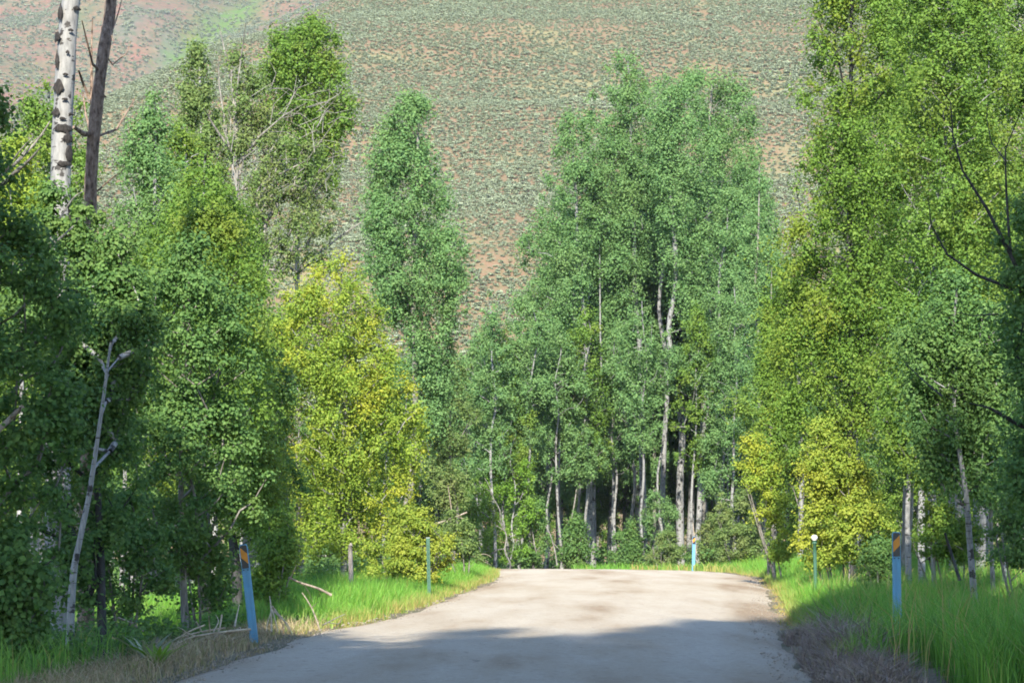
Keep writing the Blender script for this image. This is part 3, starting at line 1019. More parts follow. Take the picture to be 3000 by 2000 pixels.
tree('low_aspen', 'drooping leafy aspen between the shaded trunks of the grove', 'tree', 116,
     [(1260, 1690, 1740), (1310, 1640, 1790), (1390, 1650, 1780), (1430, 1700, 1760)],
     [(1665, 1662), (1680, 1480), (1710, 1270)], .05, 'cool', 'grey', L=.1, n=4500, cs=.35, nc=50)
tree('low_aspen', 'leafy young aspen right of the bright white trunk', 'tree', 114,
     [(830, 2110, 2190), (960, 2080, 2240), (1150, 2050, 2240), (1350, 2040, 2220), (1480, 2060, 2200)],
     [(2140, 1645), (2145, 1250), (2150, 840)], .09, 'cool', 'pale', L=.11, n=15000, cs=.48, nc=110)
tree('low_aspen', 'green sapling in front of the grove left of the bright white trunk', 'tree', 112,
     [(1440, 1890, 1960), (1500, 1870, 1990), (1570, 1880, 1980), (1620, 1900, 1970)],
     [(1930, 1655), (1925, 1450)], .04, 'cool', 'grey', L=.09, n=4500, cs=.32, nc=55)
for px, top, w, lf, lab in [(1560, 1440, 55, 'deep', 'bushy sapling under the left foot of the grove'), (1690, 1500, 45, 'deep', 'dark bushy sapling before the shaded grove stems'),
                            (1850, 1530, 45, 'deep', 'dark bushy sapling at the middle of the road crest'), (2090, 1500, 50, 'dull', 'dull green sapling behind the far striped post')]:
    tree('sapling', lab, 'tree', 112.5 + (px % 7) * .3, [(top, px - w * .3, px + w * .3), (top + 60, px - w, px + w), (top + 150, px - w * 1.15, px + w * 1.15), (1650, px - w * .9, px + w * .9)],
         [(px, 1660), (px + 4, top + 10)], .04, lf, 'grey', L=.11, n=4200, cs=.34, nc=60)
shrub('leafy_shrub', 'green bushes behind the far striped post', 104, [(1440, 2090, 2200), (1510, 2060, 2260), (1590, 2060, 2260), (1640, 2080, 2240)], 'dull', L=.1, n=8000, cs=.35, nc=80)
shrub('leafy_shrub', 'low bush on the verge left of the far striped post', 106, [(1560, 1930, 1990), (1610, 1890, 2010), (1650, 1880, 2010)], 'dull', L=.09, n=3500, cs=.25, nc=45)
shrub('leafy_shrub', 'dark low bush at the end of the road beneath the grove', 116, [(1560, 1800, 1850), (1610, 1760, 1880), (1660, 1760, 1890)], 'deep', L=.1, n=3500, cs=.28, nc=45)
shrub('leafy_shrub', 'small dark bush left of the grove trunks by the road crest', 116, [(1570, 1640, 1700), (1620, 1620, 1730), (1665, 1620, 1730)], 'deep', L=.1, n=3000, cs=.28, nc=40)

tree('low_aspen', 'soft green aspen bridging the gap between grove and right-hand wood', 'tree', 106,
     [(470, 2200, 2235), (580, 2165, 2290), (750, 2145, 2320), (950, 2140, 2310), (1150, 2150, 2290), (1300, 2170, 2270)],
     [(2235, 1640), (2225, 480)], .11, 'cool', 'grey', L=.11, n=15000, cs=.55, nc=120)
LOWLAB = [(1560, 880, 'leafy aspen filling the foot of the grove\'s left shoulder'), (1640, 960, 'leafy aspen just right of the grove\'s left foot'), (1720, 900, 'leafy aspen before the curved pale stem'),
          (1800, 980, 'leafy aspen in the dark gap under the tallest peak'), (1880, 860, 'leafy aspen behind the low spreading layer'), (2040, 900, 'leafy aspen behind the bright white trunk'),
          (2110, 780, 'leafy aspen under the feathery flat top'), (2190, 820, 'leafy aspen where the grove meets the right-hand wood'), (1480, 960, 'leafy aspen left of the grove\'s left foot'),
          (1400, 1000, 'leafy aspen behind the light green aspen'), (2230, 1000, 'leafy aspen deep beside the yellow-tinged edge tree')]
for k, (px, top, lab) in enumerate(LOWLAB):
    b_ = top + 330 + 40 * (k % 3)
    tree('low_aspen', lab, 'tree', 114.5 + 1.3 * (k % 4), [(top, px - 20, px + 20), (top + 90, px - 75, px + 75), (top + 200, px - 95, px + 95), (b_, px - 80, px + 80), (b_ + 80, px - 40, px + 40)],
         [(px + 6, 1655), (px - 6, 1300), (px, top + 20)], .08, ('cool', 'cool', 'aspen')[k % 3], 'pale', L=.12, n=7000, cs=.5, nc=70)

# ---- right of the road
tree('cottonwood', 'tall dense green tree whose left edge cuts the hillside at right', 'tree', 57,
     [(-420, 2430, 2580), (-250, 2380, 2640), (-100, 2350, 2680), (100, 2338, 2720), (280, 2328, 2720), (430, 2325, 2710), (600, 2275, 2700), (800, 2235, 2680), (1000, 2225, 2640), (1180, 2235, 2600), (1300, 2280, 2540)],
     [(2500, 1640), (2490, 1200), (2490, 500), (2500, -380)], .10, 'mixed', 'dark', L=.08, n=58000, cs=.56, nc=330, ragged=.05)
tree('cottonwood', 'tall green tree filling the top right with a pale trunk inside', 'tree', 50,
     [(-400, 2700, 2850), (-100, 2620, 2950), (150, 2580, 3010), (400, 2570, 3040), (650, 2560, 3040), (900, 2540, 3000), (1120, 2500, 2900), (1280, 2540, 2820)],
     [(2700, 1660), (2700, 1400), (2730, 900), (2775, 350), (2790, -350)], .08, 'aspen', 'pale', L=.076, n=52000, cs=.54, nc=310, ragged=.06)
tree('cottonwood', 'green tree at the top right corner behind the dark limbs', 'tree', 58,
     [(-300, 2880, 3100), (100, 2840, 3200), (500, 2820, 3220), (900, 2820, 3220), (1200, 2850, 3200)],
     [(3010, 1640), (3000, -250)], .15, 'aspen', 'white', L=.085, n=30000, cs=.6, nc=170)
tree('cottonwood', 'green tree filling the back between the two tall right-hand trees', 'tree', 67,
     [(-350, 2480, 2900), (0, 2430, 3000), (300, 2420, 3000), (600, 2400, 2980), (900, 2380, 2950), (1150, 2400, 2900)],
     [(2650, 1640), (2660, -300)], .16, 'aspen', 'grey', L=.105, n=34000, cs=.75, nc=180)
tree('yellowing_aspen', 'yellow-tinged aspen along the sunlit left edge of the right-hand wood', 'tree', 69,
     [(880, 2230, 2280), (980, 2212, 2300), (1080, 2205, 2310), (1220, 2215, 2330), (1340, 2240, 2330)],
     [(2268, 1620), (2256, 1250), (2262, 780)], .05, 'mixed', 'grey', L=.085, n=9000, cs=.38, nc=100)
tree('aspen_tree', 'shaded aspen on a leaning white stem at right', 'tree', 37,
     [(820, 2740, 2860), (950, 2650, 3000), (1100, 2600, 3060), (1250, 2620, 3060), (1380, 2680, 3000), (1450, 2760, 2920)],
     [(2862, 1740), (2850, 1620), (2828, 1450), (2805, 1280), (2795, 1050), (2800, 850)], .058, 'deep', 'pale', L=.062, n=28000, cs=.42, nc=160, dy=.4)
bl = [(px_path([(3080, 1010), (2960, 745), (2890, 610), (2820, 500), (2792, 400), (2785, 300), (2752, 255)], 29, -.5), [0.036, 0.024, 0.019, 0.013, 0.010, 0.007, 0.003]),
      (px_path([(2960, 745), (2948, 560), (2945, 440), (2985, 340)], 29, -.3), [0.019, 0.014, 0.009, 0.004]),
      (px_path([(2945, 470), (2905, 420), (2890, 350), (2895, 290)], 29, .2), [0.009, 0.007, 0.005, 0.002]),
      (px_path([(3000, 860), (2860, 805), (2775, 745), (2728, 660), (2718, 570)], 29, -.4), [0.024, 0.017, 0.012, 0.008, 0.003]),
      (px_path([(2735, 690), (2690, 700), (2650, 655)], 29, .2), [0.008, 0.006, 0.002]),
      (px_path([(3060, 1280), (2960, 1230), (2900, 1195), (2840, 1180)], 29, -.4), [0.029, 0.026, 0.016, 0.006]),
      (px_path([(2925, 920), (2850, 925), (2780, 910)], 29, .2), [0.010, 0.007, 0.003]),
      (px_path([(2760, 1160), (2700, 1110), (2650, 1060)], 31, .2), [0.013, 0.009, 0.004])]
tree('dark_limbed_tree', 'dark crooked limbs of a shaded tree reaching in from the right edge', 'tree', 29,
     [(560, 2950, 3250), (760, 2900, 3320), (1000, 2900, 3340), (1250, 2880, 3340), (1450, 2920, 3300), (1600, 2980, 3260)],
     [(3120, 1890), (3110, 1500), (3100, 1050), (3110, 500)], .12, 'deep', 'dark', L=.062, n=22000, cs=.4, nc=130, extra=bl, ragged=.35)
for px, top, d, r, lab, lf, bk in [(2665, 980, 43, .062, 'white aspen trunk just right of the right striped post', 'aspen', 'pale'),
                                   (2738, 1020, 44, .045, 'crooked pale stem second from the right striped post', 'deep', 'pale'),
                                   (2912, 1050, 41, .048, 'grey stem right of the leaning white stem', 'deep', 'grey'),
                                   (2945, 1060, 43, .05, 'white-grey stem close to the right edge', 'deep', 'pale')]:
    tree('slender_aspen', lab, 'tree', d, [(top, px - 40, px + 40), (top + 120, px - 110, px + 110), (top + 280, px - 130, px + 130), (top + 420, px - 80, px + 80)],
         [(px, 1700), (px - 6, 1500), (px + 8, 1250), (px, top)], r, lf, bk, L=.065, n=8000, cs=.36, nc=70)
obj('dead_stake', (lambda S: (S.tube(px_path([(2812, 1700), (2790, 1630), (2768, 1560)], 41), [.03, .026, .02], 6), S.mesh('dead_stem', True))[-1])(Shape()), BARK['dark'],
    label='dark leaning dead stem among the right-hand trunks', category='branch')
shrub('golden_shrub', 'large golden-yellow bush behind the white-topped stake', 52.5, [(1235, 2360, 2440), (1300, 2330, 2540), (1400, 2315, 2600), (1500, 2315, 2620), (1590, 2320, 2600), (1650, 2340, 2580)], 'gold', L=.07, n=22000, cs=.3, nc=170)
shrub('golden_shrub', 'yellow-green bush on the verge left of the large golden bush', 66, [(1260, 2170, 2220), (1350, 2170, 2290), (1450, 2190, 2330), (1560, 2220, 2330), (1630, 2240, 2330)], 'lime', L=.075, n=10000, cs=.28, nc=90)
shrub('leafy_shrub', 'small dark green shrub left of the right striped post', 40, [(1580, 2550, 2600), (1640, 2500, 2640), (1720, 2510, 2650), (1770, 2530, 2630)], 'deep', L=.05, n=4500, cs=.16, nc=55)
shrub('leafy_shrub', 'leafy shrub among the right-hand trunks', 44, [(1480, 2690, 2800), (1560, 2660, 2900), (1640, 2670, 2900)], 'aspen', L=.06, n=7000, cs=.22, nc=70)
shrub('leafy_shrub', 'dark shrub at the right edge behind the tall grass', 36, [(1430, 2940, 3040), (1540, 2900, 3120), (1660, 2900, 3120)], 'deep', L=.055, n=8000, cs=.22, nc=80)


# ---- trees deep in the wood: a few shapes, copied
def proto_tree(H, R, n, L, leaf, seed, cb=.3, cs=.6, nc=80, r0=.1):
    rng = np.random.default_rng(seed)
    rows = [(H * cb, -.25 * R, .25 * R), (H * (cb + .15), -.85 * R, .85 * R), (H * .6, -R, R), (H * .8, -.72 * R, .72 * R), (H * .95, -.3 * R, .3 * R), (H, -.08 * R, .08 * R)]
    cen, size = crown_points(rows, nc, rng, cs, .4, 1.0)
    n, L = int(n * 1.6), L * .85
    T = np.array([[0, 0, 0], [.1, .05, H * .3], [-.08, .1, H * .65], [.05, -.05, H * .97]])
    S = trunk_shape(T, [r0, r0 * .85, r0 * .55, r0 * .2], cen, rng)
    COUNT['leaf'] += n
    tm, cm = S.mesh('trunk', True), leaf_mesh('crown', cen, size, n, L, rng, tri=True)
    tm.materials.append(BARK['pale'])
    cm.materials.append(LEAF[leaf])
    return tm, cm


def plant(proto, x, y, s, rz, label, name='forest_aspen', group=None, sz=1.0):
    t = thing(name, label, 'tree', (x, y, gz(x, y) - .05), group)
    t.rotation_euler = (0, 0, rz)
    t.scale = (s, s, s * sz)
    for nm, me in (('trunk', proto[0]), ('crown', proto[1])):
        o = bpy.data.objects.new(nm, me)
        C.objects.link(o)
        o.parent = t
    return t


PF = [proto_tree(10, 2.3, 11000, .11, 'aspen', 11), proto_tree(10, 2.0, 10000, .11, 'deep', 12), proto_tree(12, 2.3, 12000, .14, 'cool', 13, cb=.25)]
r = random.Random(4)
for i in range(30):      # left wood
    d = 44 + 52 * (i / 30) + r.uniform(-1.5, 1.5)
    px = r.uniform(-150, 1120)
    top = 700 + 200 * max(0, (px - 700) / 400)
    x = (px - 1500) / F * d
    if x > -5.2:
        x = -5.2 - r.uniform(0, 3)
    h = (1572 - top - r.uniform(0, 250)) / F * d + EYE
    plant(PF[i % 2], x, d, h / 10, r.uniform(0, 6.3), 'green aspen standing deep in the wood left of the road', group='trees deep in the left-hand wood')
for i in range(22):      # right wood
    d = 60 + 45 * (i / 22) + r.uniform(-1.5, 1.5)
    px = r.uniform(2330, 3150)
    x = (px - 1500) / F * d
    h = r.uniform(9, 13)
    plant(PF[i % 2], max(x, 11.5), d, h / 10, r.uniform(0, 6.3), 'green aspen standing deep in the wood right of the road', group='trees deep in the right-hand wood')
for i in range(40):      # behind the bend
    d = 128 + 34 * (i / 40) + r.uniform(-2, 2)
    px = 1130 + (2330 - 1130) * ((i * .618034) % 1)
    x = (px - 1500) / F * d
    h = min(14.5, (1572 - (960 if px < 1600 else 800)) / F * d + EYE + 1.0) * r.uniform(.75, 1.0)
    plant(PF[2] if i % 3 else PF[1], x, d, h / (12 if i % 3 else 10), r.uniform(0, 6.3), 'slender aspen standing far back beyond the bend of the road', group='trees far back beyond the bend')

for i in range(14):
    d = 128 + 10 * ((i * .37) % 1)
    px = 1600 + 600 * (i / 13)
    x = (px - 1500) / F * d
    top = np.interp(px, [1600, 1700, 1850, 2000, 2150, 2200], [760, 520, 330, 360, 420, 560]) + r.uniform(0, 150)
    h = (1572 - top) / F * d + EYE + 1.0
    plant(PF[2], x, d, h / 12, r.uniform(0, 6.3), 'tall aspen filling the back of the large grove', 'tall_aspen', 'aspens at the back of the large grove', .95)

PB = proto_tree(9, 2.8, 11000, .17, 'aspen', 14, cb=.05, cs=.75, nc=100)
for i in range(46):
    f = (i * .618034) % 1
    side = i % 3
    d = 112 + 70 * ((i * .414) % 1) if side else 150 + 40 * ((i * .414) % 1)
    px = (-100 + 1180 * f) if side == 1 else (2270 + 830 * f) if side == 2 else 1000 + 1330 * f
    x = (px - 1500) / F * d
    plant(PB, x, d, r.uniform(.75, 1.1), r.uniform(0, 6.3), ('bushy tree closing the view beneath the grove', 'bushy tree at the very back of the left-hand wood', 'bushy tree at the very back of the right-hand wood')[side],
          'bushy_tree', ('bushy trees at the back beneath the grove', 'bushy trees at the back of the left-hand wood', 'bushy trees at the back of the right-hand wood')[side])

# ---- the tall roadside trees beside and behind the viewer, which shade the near road
PS = [proto_tree(17, 4.4, 30000, .2, 'aspen', 21, cb=.42, cs=1.05, nc=120, r0=.2), proto_tree(15, 4.2, 28000, .2, 'cool', 22, cb=.42, cs=1.0, nc=120, r0=.18)]
SHADE = []
for x, y in [(-8.4, 16.5), (-12, 18), (-15, 18), (-6.0, 10.5), (-11, 11), (-8, 3), (-14, 4), (-20, 10), (8.3, 16.2), (12, 18), (15.5, 18), (5.2, 10.5), (10, 11), (5.4, 3.5), (10.5, 3), (18, 10),
             (2.4, -3.5), (0.4, -7.5), (4.8, -6), (-2.2, -11.5), (2.6, -12), (-5.2, -15.5)]:
    SHADE.append((x, y, min(33, ((43.5 if y < 0 else 34.5 if x < -7 else 38.5 if x > 7 else 34.5) - y) * math.tan(math.radians(SUN_EL)) + (2.2 if y < 0 else .7) * math.sin(x * 3 + y))))
for i, (x, y, h) in enumerate(SHADE):
    k = i % 2
    plant(PS[k], x, y, 1.0, i * 1.9, 'tall leafy roadside tree beside the viewer that shades the near road', 'roadside_tree', 'tall trees beside and behind the viewer', h / (17, 15)[k])
print('leaves', COUNT)
# ------------------------------------------------------------------ sagebrush on the hillside
def sage_mesh(seed):
    rng = np.random.default_rng(seed)
    k = 16
    th, rr = rng.uniform(0, 6.28, k), rng.random(k) ** .5 * .42
    cen = np.column_stack([np.cos(th) * rr, np.sin(th) * rr, .30 + .22 * (1 - (rr / .45) ** 2) * rng.uniform(.6, 1, k)])
    V, a, c = leaf_arrays(cen, np.full(k, .2), 110, .2, rng, up=.5)
    V[:, 2] = np.clip(V[:, 2], -.02, None)
    S = Shape()
    for i in range(5):
        S.tube(np.array([[0, 0, -.05], cen[i] * [.6, .6, .7]]), [.03, .015], 3, cap=False)
    SV = np.vstack(S.V)
    q = np.arange(len(V)).reshape(-1, 4)
    qs = np.vstack(S.F[4]) + len(V)
    return mk_mesh('sagebrush', np.vstack([V, SV]), [q, qs], {'rnd': np.concatenate([a, np.zeros(len(qs))]), 'cl': np.concatenate([c, np.zeros(len(qs))])})


SAGE = [sage_mesh(s) for s in (31, 32, 33, 36)]
for me in SAGE:
    me.materials.append(LEAF['sage'])


def place_sage():
    rng = np.random.default_rng(41)
    n = 230000
    Y = np.sqrt(rng.uniform(285 ** 2, 690 ** 2, n))
    X = rng.uniform(-.26, .26, n) * Y
    pn = vnoise(X / 14 + 30, Y / 20, 12) + .4 * vnoise(X / 4, Y / 5, 13)
    keep = rng.random(n) < np.clip(.9 + .22 * pn, .1, 1)
    X, Y = X[keep], Y[keep]
    tk = np.interp(Y, [500, 511, 535, 556, 600], [33, 36, 44, 45, 46])
    free = ~((np.abs(X - tk + .8 * np.sin(Y * .4)) < .75) & (rng.random(len(X)) < .8) & (Y > 500) & (Y < 600))
    X, Y = X[free], Y[free]
    # no two closer than about 0.9 m: thin out on a grid
    cell = np.floor(X / .82).astype(np.int64) * 100000 + np.floor(Y / 1.0).astype(np.int64)
    _, first = np.unique(cell, return_index=True)
    X, Y = X[first], Y[first]
    Z = hill_z(X, Y)
    s = rng.uniform(.62, 1.22, len(X)) * (1 + .15 * vnoise(X / 20, Y / 20, 14))
    px = 1500 + X / Y * F
    py = 1572 - (Z - EYE) / Y * F
    win = (px > 1370) & (px < 1600) & (py < 880) & (py > 300) & (px < 1640 - (py - 400) * .35)
    cand = np.where(win)[0]
    near = cand[np.argsort(Y[cand])][:300]
    rest = np.setdiff1d(np.arange(len(X)), near)
    for i, k in enumerate(near):
        o = bpy.data.objects.new('sagebrush', SAGE[i % 4])
        C.objects.link(o)
        o.location = (X[k], Y[k], Z[k])
        o.rotation_euler = (0, 0, rng.uniform(0, 6.28))
        o.scale = (s[k], s[k], s[k] * rng.uniform(.8, 1.1))
        o['label'] = 'grey-green sagebrush bush low on the hillside between the two tall trees'
        o['category'] = 'bush'
        o['group'] = 'sagebrush low on the near hillside'
        if i < 4:
            SRC.append(o)
    me = bpy.data.meshes.new('sagebrush_cover')
    me.vertices.add(len(rest))
    me.vertices.foreach_set('co', np.column_stack([X[rest], Y[rest], Z[rest]]).astype(np.float32).ravel())
    for nm, v in (('size', s[rest]), ('turn', rng.uniform(0, 6.28, len(rest)))):
        a = me.attributes.new(nm, 'FLOAT', 'POINT')
        a.data.foreach_set('value', v.astype(np.float32))
    a = me.attributes.new('pick', 'INT', 'POINT')
    a.data.foreach_set('value', rng.integers(0, 4, len(rest)).astype(np.int32))
    me.update()
    o = obj('sagebrush_cover', me, None, kind='stuff', label='sagebrush covering the rest of the hillside', category='sagebrush')
    ng = bpy.data.node_groups.new('scatter', 'GeometryNodeTree')
    ng.interface.new_socket('Geometry', in_out='INPUT', socket_type='NodeSocketGeometry')
    ng.interface.new_socket('Geometry', in_out='OUTPUT', socket_type='NodeSocketGeometry')
    N, Lk = ng.nodes, ng.links
    gi, go = N.new('NodeGroupInput'), N.new('NodeGroupOutput')
    iop = N.new('GeometryNodeInstanceOnPoints')
    ji = N.new('GeometryNodeJoinGeometry')
    for src in reversed(SRC):
        oi = N.new('GeometryNodeObjectInfo')
        oi.inputs['Object'].default_value = src
        oi.inputs['As Instance'].default_value = True
        oi.transform_space = 'ORIGINAL'
        Lk.new(oi.outputs['Geometry'], ji.inputs[0])

    def named(nm, ty):
        q = N.new('GeometryNodeInputNamedAttribute')
        q.data_type = ty
        q.inputs['Name'].default_value = nm
        return q.outputs['Attribute']
    cx = N.new('ShaderNodeCombineXYZ')
    Lk.new(named('turn', 'FLOAT'), cx.inputs['Z'])
    Lk.new(gi.outputs[0], iop.inputs['Points'])
    Lk.new(ji.outputs[0], iop.inputs['Instance'])
    iop.inputs['Pick Instance'].default_value = True
    Lk.new(named('pick', 'INT'), iop.inputs['Instance Index'])
    Lk.new(cx.outputs[0], iop.inputs['Rotation'])
    Lk.new(named('size', 'FLOAT'), iop.inputs['Scale'])
    Lk.new(iop.outputs[0], go.inputs[0])
    o.modifiers.new('scatter', 'NODES').node_group = ng
    m2 = 26000
    Y2 = rng.uniform(1080, 1560, m2)
    X2 = Y2 * rng.uniform(-.235, -.04, m2)
    k2 = rng.random(m2) < np.clip(.38 + .42 * vnoise(X2 / 34, Y2 / 50, 19) + .2 * vnoise(X2 / 9, Y2 / 12, 20), .03, 1)
    gul = np.abs(X2 + 183 - (Y2 - 1281) * .125) < 5
    k2 |= gul & (np.abs(Y2 - 1283) < 16)
    X2, Y2 = X2[k2], Y2[k2]
    e = bpy.data.meshes.new('far_shrub_cover')
    e.vertices.add(len(X2))
    e.vertices.foreach_set('co', np.column_stack([X2, Y2, far_z(X2, Y2)]).astype(np.float32).ravel())
    big = (np.abs(X2 + 183 - (Y2 - 1281) * .125) < 5) & (np.abs(Y2 - 1283) < 16)
    for nm, v in (('size', np.where(big, 4.0, rng.uniform(1.0, 2.6, len(X2)))), ('turn', rng.uniform(0, 6.28, len(X2)))):
        a = e.attributes.new(nm, 'FLOAT', 'POINT')
        a.data.foreach_set('value', v.astype(np.float32))
    a = e.attributes.new('pick', 'INT', 'POINT')
    a.data.foreach_set('value', rng.integers(0, 4, len(X2)).astype(np.int32))
    e.update()
    o2 = obj('far_shrub_cover', e, None, kind='stuff', label='scattered low shrubs on the far slope at top left', category='shrubs')
    o2.modifiers.new('scatter', 'NODES').node_group = ng
    print('sagebrush', len(rest))


SRC = []
place_sage()


# ------------------------------------------------------------------ grass and herbs
def grass_mat(name, cols, dry, trans=.3):
    m, nt, b, out = new_mat(name)
    r = ramp(nt, [(0, cols[0]), (.4, cols[1]), (.75, cols[2]), (1, cols[3])])
    nt.links.new(attr(nt, 'rnd'), r.inputs[0])
    n = noise(nt, world_pos(nt), .9, 3)
    c = mixc(nt, rng_map(nt, n, .45, .7, 0, .35), r.outputs[0], cols[3])
    c = mixc(nt, attr(nt, 'cl'), c, dry)
    nt.links.new(c, b.inputs['Base Color'])
    b.inputs['Roughness'].default_value = .55
    b.inputs['Specular IOR Level'].default_value = .3
    tr = nt.nodes.new('ShaderNodeBsdfTranslucent')
    nt.links.new(c, tr.inputs[0])
    mx = nt.nodes.new('ShaderNodeMixShader')
    mx.inputs[0].default_value = trans
    nt.links.new(b.outputs[0], mx.inputs[1])
    nt.links.new(tr.outputs[0], mx.inputs[2])
    nt.links.new(mx.outputs[0], out.inputs[0])
    return m


def blades(X, Y, H, W, rng, lean=.32, droop=.35, Z0=None, simple=False):
    n = len(X)
    Z = (gz(X, Y) if Z0 is None else Z0) - .02
    a = rng.uniform(0, 6.28, n)
    d = np.column_stack([np.cos(a), np.sin(a), np.zeros(n)])
    fa = rng.uniform(0, 6.28, n)
    w = np.column_stack([np.cos(fa), np.sin(fa), np.zeros(n)]) * (W / 2)[:, None]
    P0 = np.column_stack([X, Y, Z])
    ln = np.abs(rng.normal(size=n)) * lean
    P1 = P0 + d * (H * .5 * ln * .6)[:, None] + np.array([0, 0, 1]) * (H * .55)[:, None]
    P2 = P0 + d * (H * (ln + droop * rng.random(n) * .8))[:, None] + np.array([0, 0, 1]) * (H * (1 - .3 * np.clip(ln, 0, 1.5)))[:, None]
    if simple:
        V = np.stack([P0 - w, P0 + w, P2], 1).reshape(-1, 3)
        return V, np.zeros((0, 4), int), np.arange(3 * n).reshape(-1, 3)
    V = np.stack([P0 - w, P0 + w, P1 + w * .8, P1 - w * .8, P2], 1).reshape(-1, 3)
    i = np.arange(n) * 5
    q = np.column_stack([i, i + 1, i + 2, i + 3])
    t = np.column_stack([i + 3, i + 2, i + 4])
    return V, q, t


def scatter(n, e0, e1, side, y0, y1, rng, epow=1.0, clump=.55):
    """points beside the road: e0..e1 metres outside its edge between distances y0 and y1"""
    Y = np.exp(rng.uniform(math.log(y0), math.log(y1), n * 2))
    edge = RL if side < 0 else RR
    k = 97
    o = np.argsort(edge[:k, 1])
    xe = np.interp(Y, edge[:k, 1][o], edge[:k, 0][o])
    e = e0 + (e1 - e0) * rng.random(n * 2) ** epow
    X = xe + side * e
    cn = vnoise(X / .8 + 50, Y / .9 + 20, 15)
    keep = rng.random(n * 2) < np.clip(.6 + clump * cn, .05, 1)
    return X[keep][:n], Y[keep][:n], e[keep][:n]


GREEN = grass_mat('verge_grass_blade', [(.055, .16, .018), (.092, .24, .024), (.13, .305, .032), (.19, .36, .05)], (.34, .25, .09))
PURPLE = grass_mat('purple_dry_grass_blade', [(.075, .05, .05), (.15, .105, .10), (.23, .17, .155), (.33, .26, .21)], (.20, .17, .10), .2)
STRAW = grass_mat('straw_blade', [(.20, .14, .085), (.30, .22, .13), (.38, .29, .18), (.46, .37, .25)], (.16, .2, .05), .2)


def grass_obj(name, label, parts, mat, rng, extra_attr=None):
    Vs, qs, ts, rn, cl = [], [], [], [], []
    off = 0
    for X, Y, H, W, dry, kw in parts:
        V, q, t = blades(X, Y, H, W, rng, **kw)
        Vs.append(V)
        qs.append(q + off)
        ts.append(t + off)
        off += len(V)
        rn.append(rng.random(len(X)))
        cl.append(dry)
    Q = [(q_, a_, c_) for q_, a_, c_ in zip(qs, rn, cl) if len(q_)]
    F_ = [np.vstack([q_ for q_, _, _ in Q])] if Q else []
    at_r = np.concatenate([a_ for _, a_, _ in Q] + rn)
    at_c = np.concatenate([c_ for _, _, c_ in Q] + cl)
    me = mk_mesh(name, np.vstack(Vs), F_ + [np.vstack(ts)], {'rnd': at_r, 'cl': at_c})
    return obj(name, me, mat, kind='stuff', label=label, category='grass')


rg = np.random.default_rng(51)


def verge(n, e0, e1, side, y0, y1, hmin, hmax, dry0=.0, epow=1.0, **kw):
    X, Y, e = scatter(n, e0, e1, side, y0, y1, rg, epow)
    n = len(X)
    env = .35 + .65 * smooth(.05, 1.1, e)
    H = rg.uniform(hmin, hmax, n) * env * (1 + .22 * vnoise(X / 1.6, Y / 2.2, 16))
    W = (.007 + .00022 * Y + .004 * rg.random(n)) * (.8 if kw.get('simple') else .75)
    dry = np.clip((1 - smooth(.0, .6, e)) * rg.random(n) * 1.1 + dry0 * rg.random(n) ** 2 + .5 * (rg.random(n) < .05), 0, 1)
    return X, Y, H, W, dry, kw


SM = {'simple': True}
grass_obj('verge_grass', 'bright green tall grass on the left verge beyond the striped post',
          [verge(95000, .0, 4.6, -1, 36, 99, .3, .62, simple=True), verge(8000, .1, 4.0, -1, 35.5, 48, .35, .65), verge(2000, .3, 4.2, -1, 35, 80, .4, .65, .7), verge(9000, -.05, .6, -1, 33, 99, .1, .26, .3, simple=True)], GREEN, rg)
grass_obj('verge_grass', 'dim green grass at the bottom left under the trees',
          [verge(1300, 1.0, 3.2, -1, 20.5, 26, .3, .6, .1), verge(500, 1.8, 4.5, -1, 26, 31, .15, .4, .3)], GREEN, rg)
grass_obj('verge_grass', 'tall green grass on the right verge, sunlit beyond and dark in front',
          [verge(95000, .15, 6.0, 1, 34, 100, .35, .75, simple=True), verge(26000, .2, 6.0, 1, 24, 46, .4, .8), verge(11000, 1.2, 4.5, 1, 19, 30, .45, .8), verge(2200, .6, 5.5, 1, 22, 60, .7, 1.0, 1.6), verge(5000, .3, 5.5, 1, 24, 80, .2, .45, 1.3), verge(9000, -.05, .7, 1, 32, 98, .1, .28, .9, simple=True)], GREEN, rg)
# grass on the outside of the bend
Yb = rg.uniform(90, 116, 15000)
Xb = rg.uniform(-4, 14, 15000)
eb, sb = road_dist(Xb, Yb)
ok = (eb > .1) & (eb < 6) & (Xb > np.interp(Yb, RC[:97, 1], RC[:97, 0]) - 1) & ((Yb > 106) | (Xb > 5))
Xb, Yb, eb = Xb[ok], Yb[ok], eb[ok]
grass_obj('verge_grass', 'short sunlit grass around the far striped post',
          [(Xb, Yb, rg.uniform(.2, .5, len(Xb)), np.full(len(Xb), .03), np.clip((1 - smooth(0, 1.8, eb)) * rg.random(len(Xb)) * 1.3, 0, 1), {})], GREEN, rg)
# purple-brown dry grass at the right edge of the near road
X, Y, e = scatter(11000, -.1, .8, 1, 19.5, 32, rg, 1.0, .35)
Hp = rg.uniform(.15, .5, len(X)) * (1 + .35 * vnoise(X / .35, Y / .5, 18)) * (.45 + .55 * smooth(-.1, .5, e)) * (.6 + .4 * smooth(20, 26.5, Y))
grass_obj('dry_grass', 'purple-brown dry grass at the right road edge below the striped post',
          [(X, Y, Hp, rg.uniform(.006, .018, len(X)), rg.random(len(X)) ** 2, {'lean': .8, 'droop': 1.0})], PURPLE, rg)
# straw and reddish stubble at the left edge of the near road
X, Y, e = scatter(9000, -.1, 1.25, -1, 20, 37, rg, 1.0, .4)
grass_obj('dry_grass', 'low straw and reddish stubble around the foot of the left striped post',
          [(X, Y, rg.uniform(.06, .3, len(X)) * (.4 + .6 * smooth(0, .5, e)), np.full(len(X), .010), rg.random(len(X)) ** 3, {'lean': .6, 'droop': .8})], STRAW, rg)


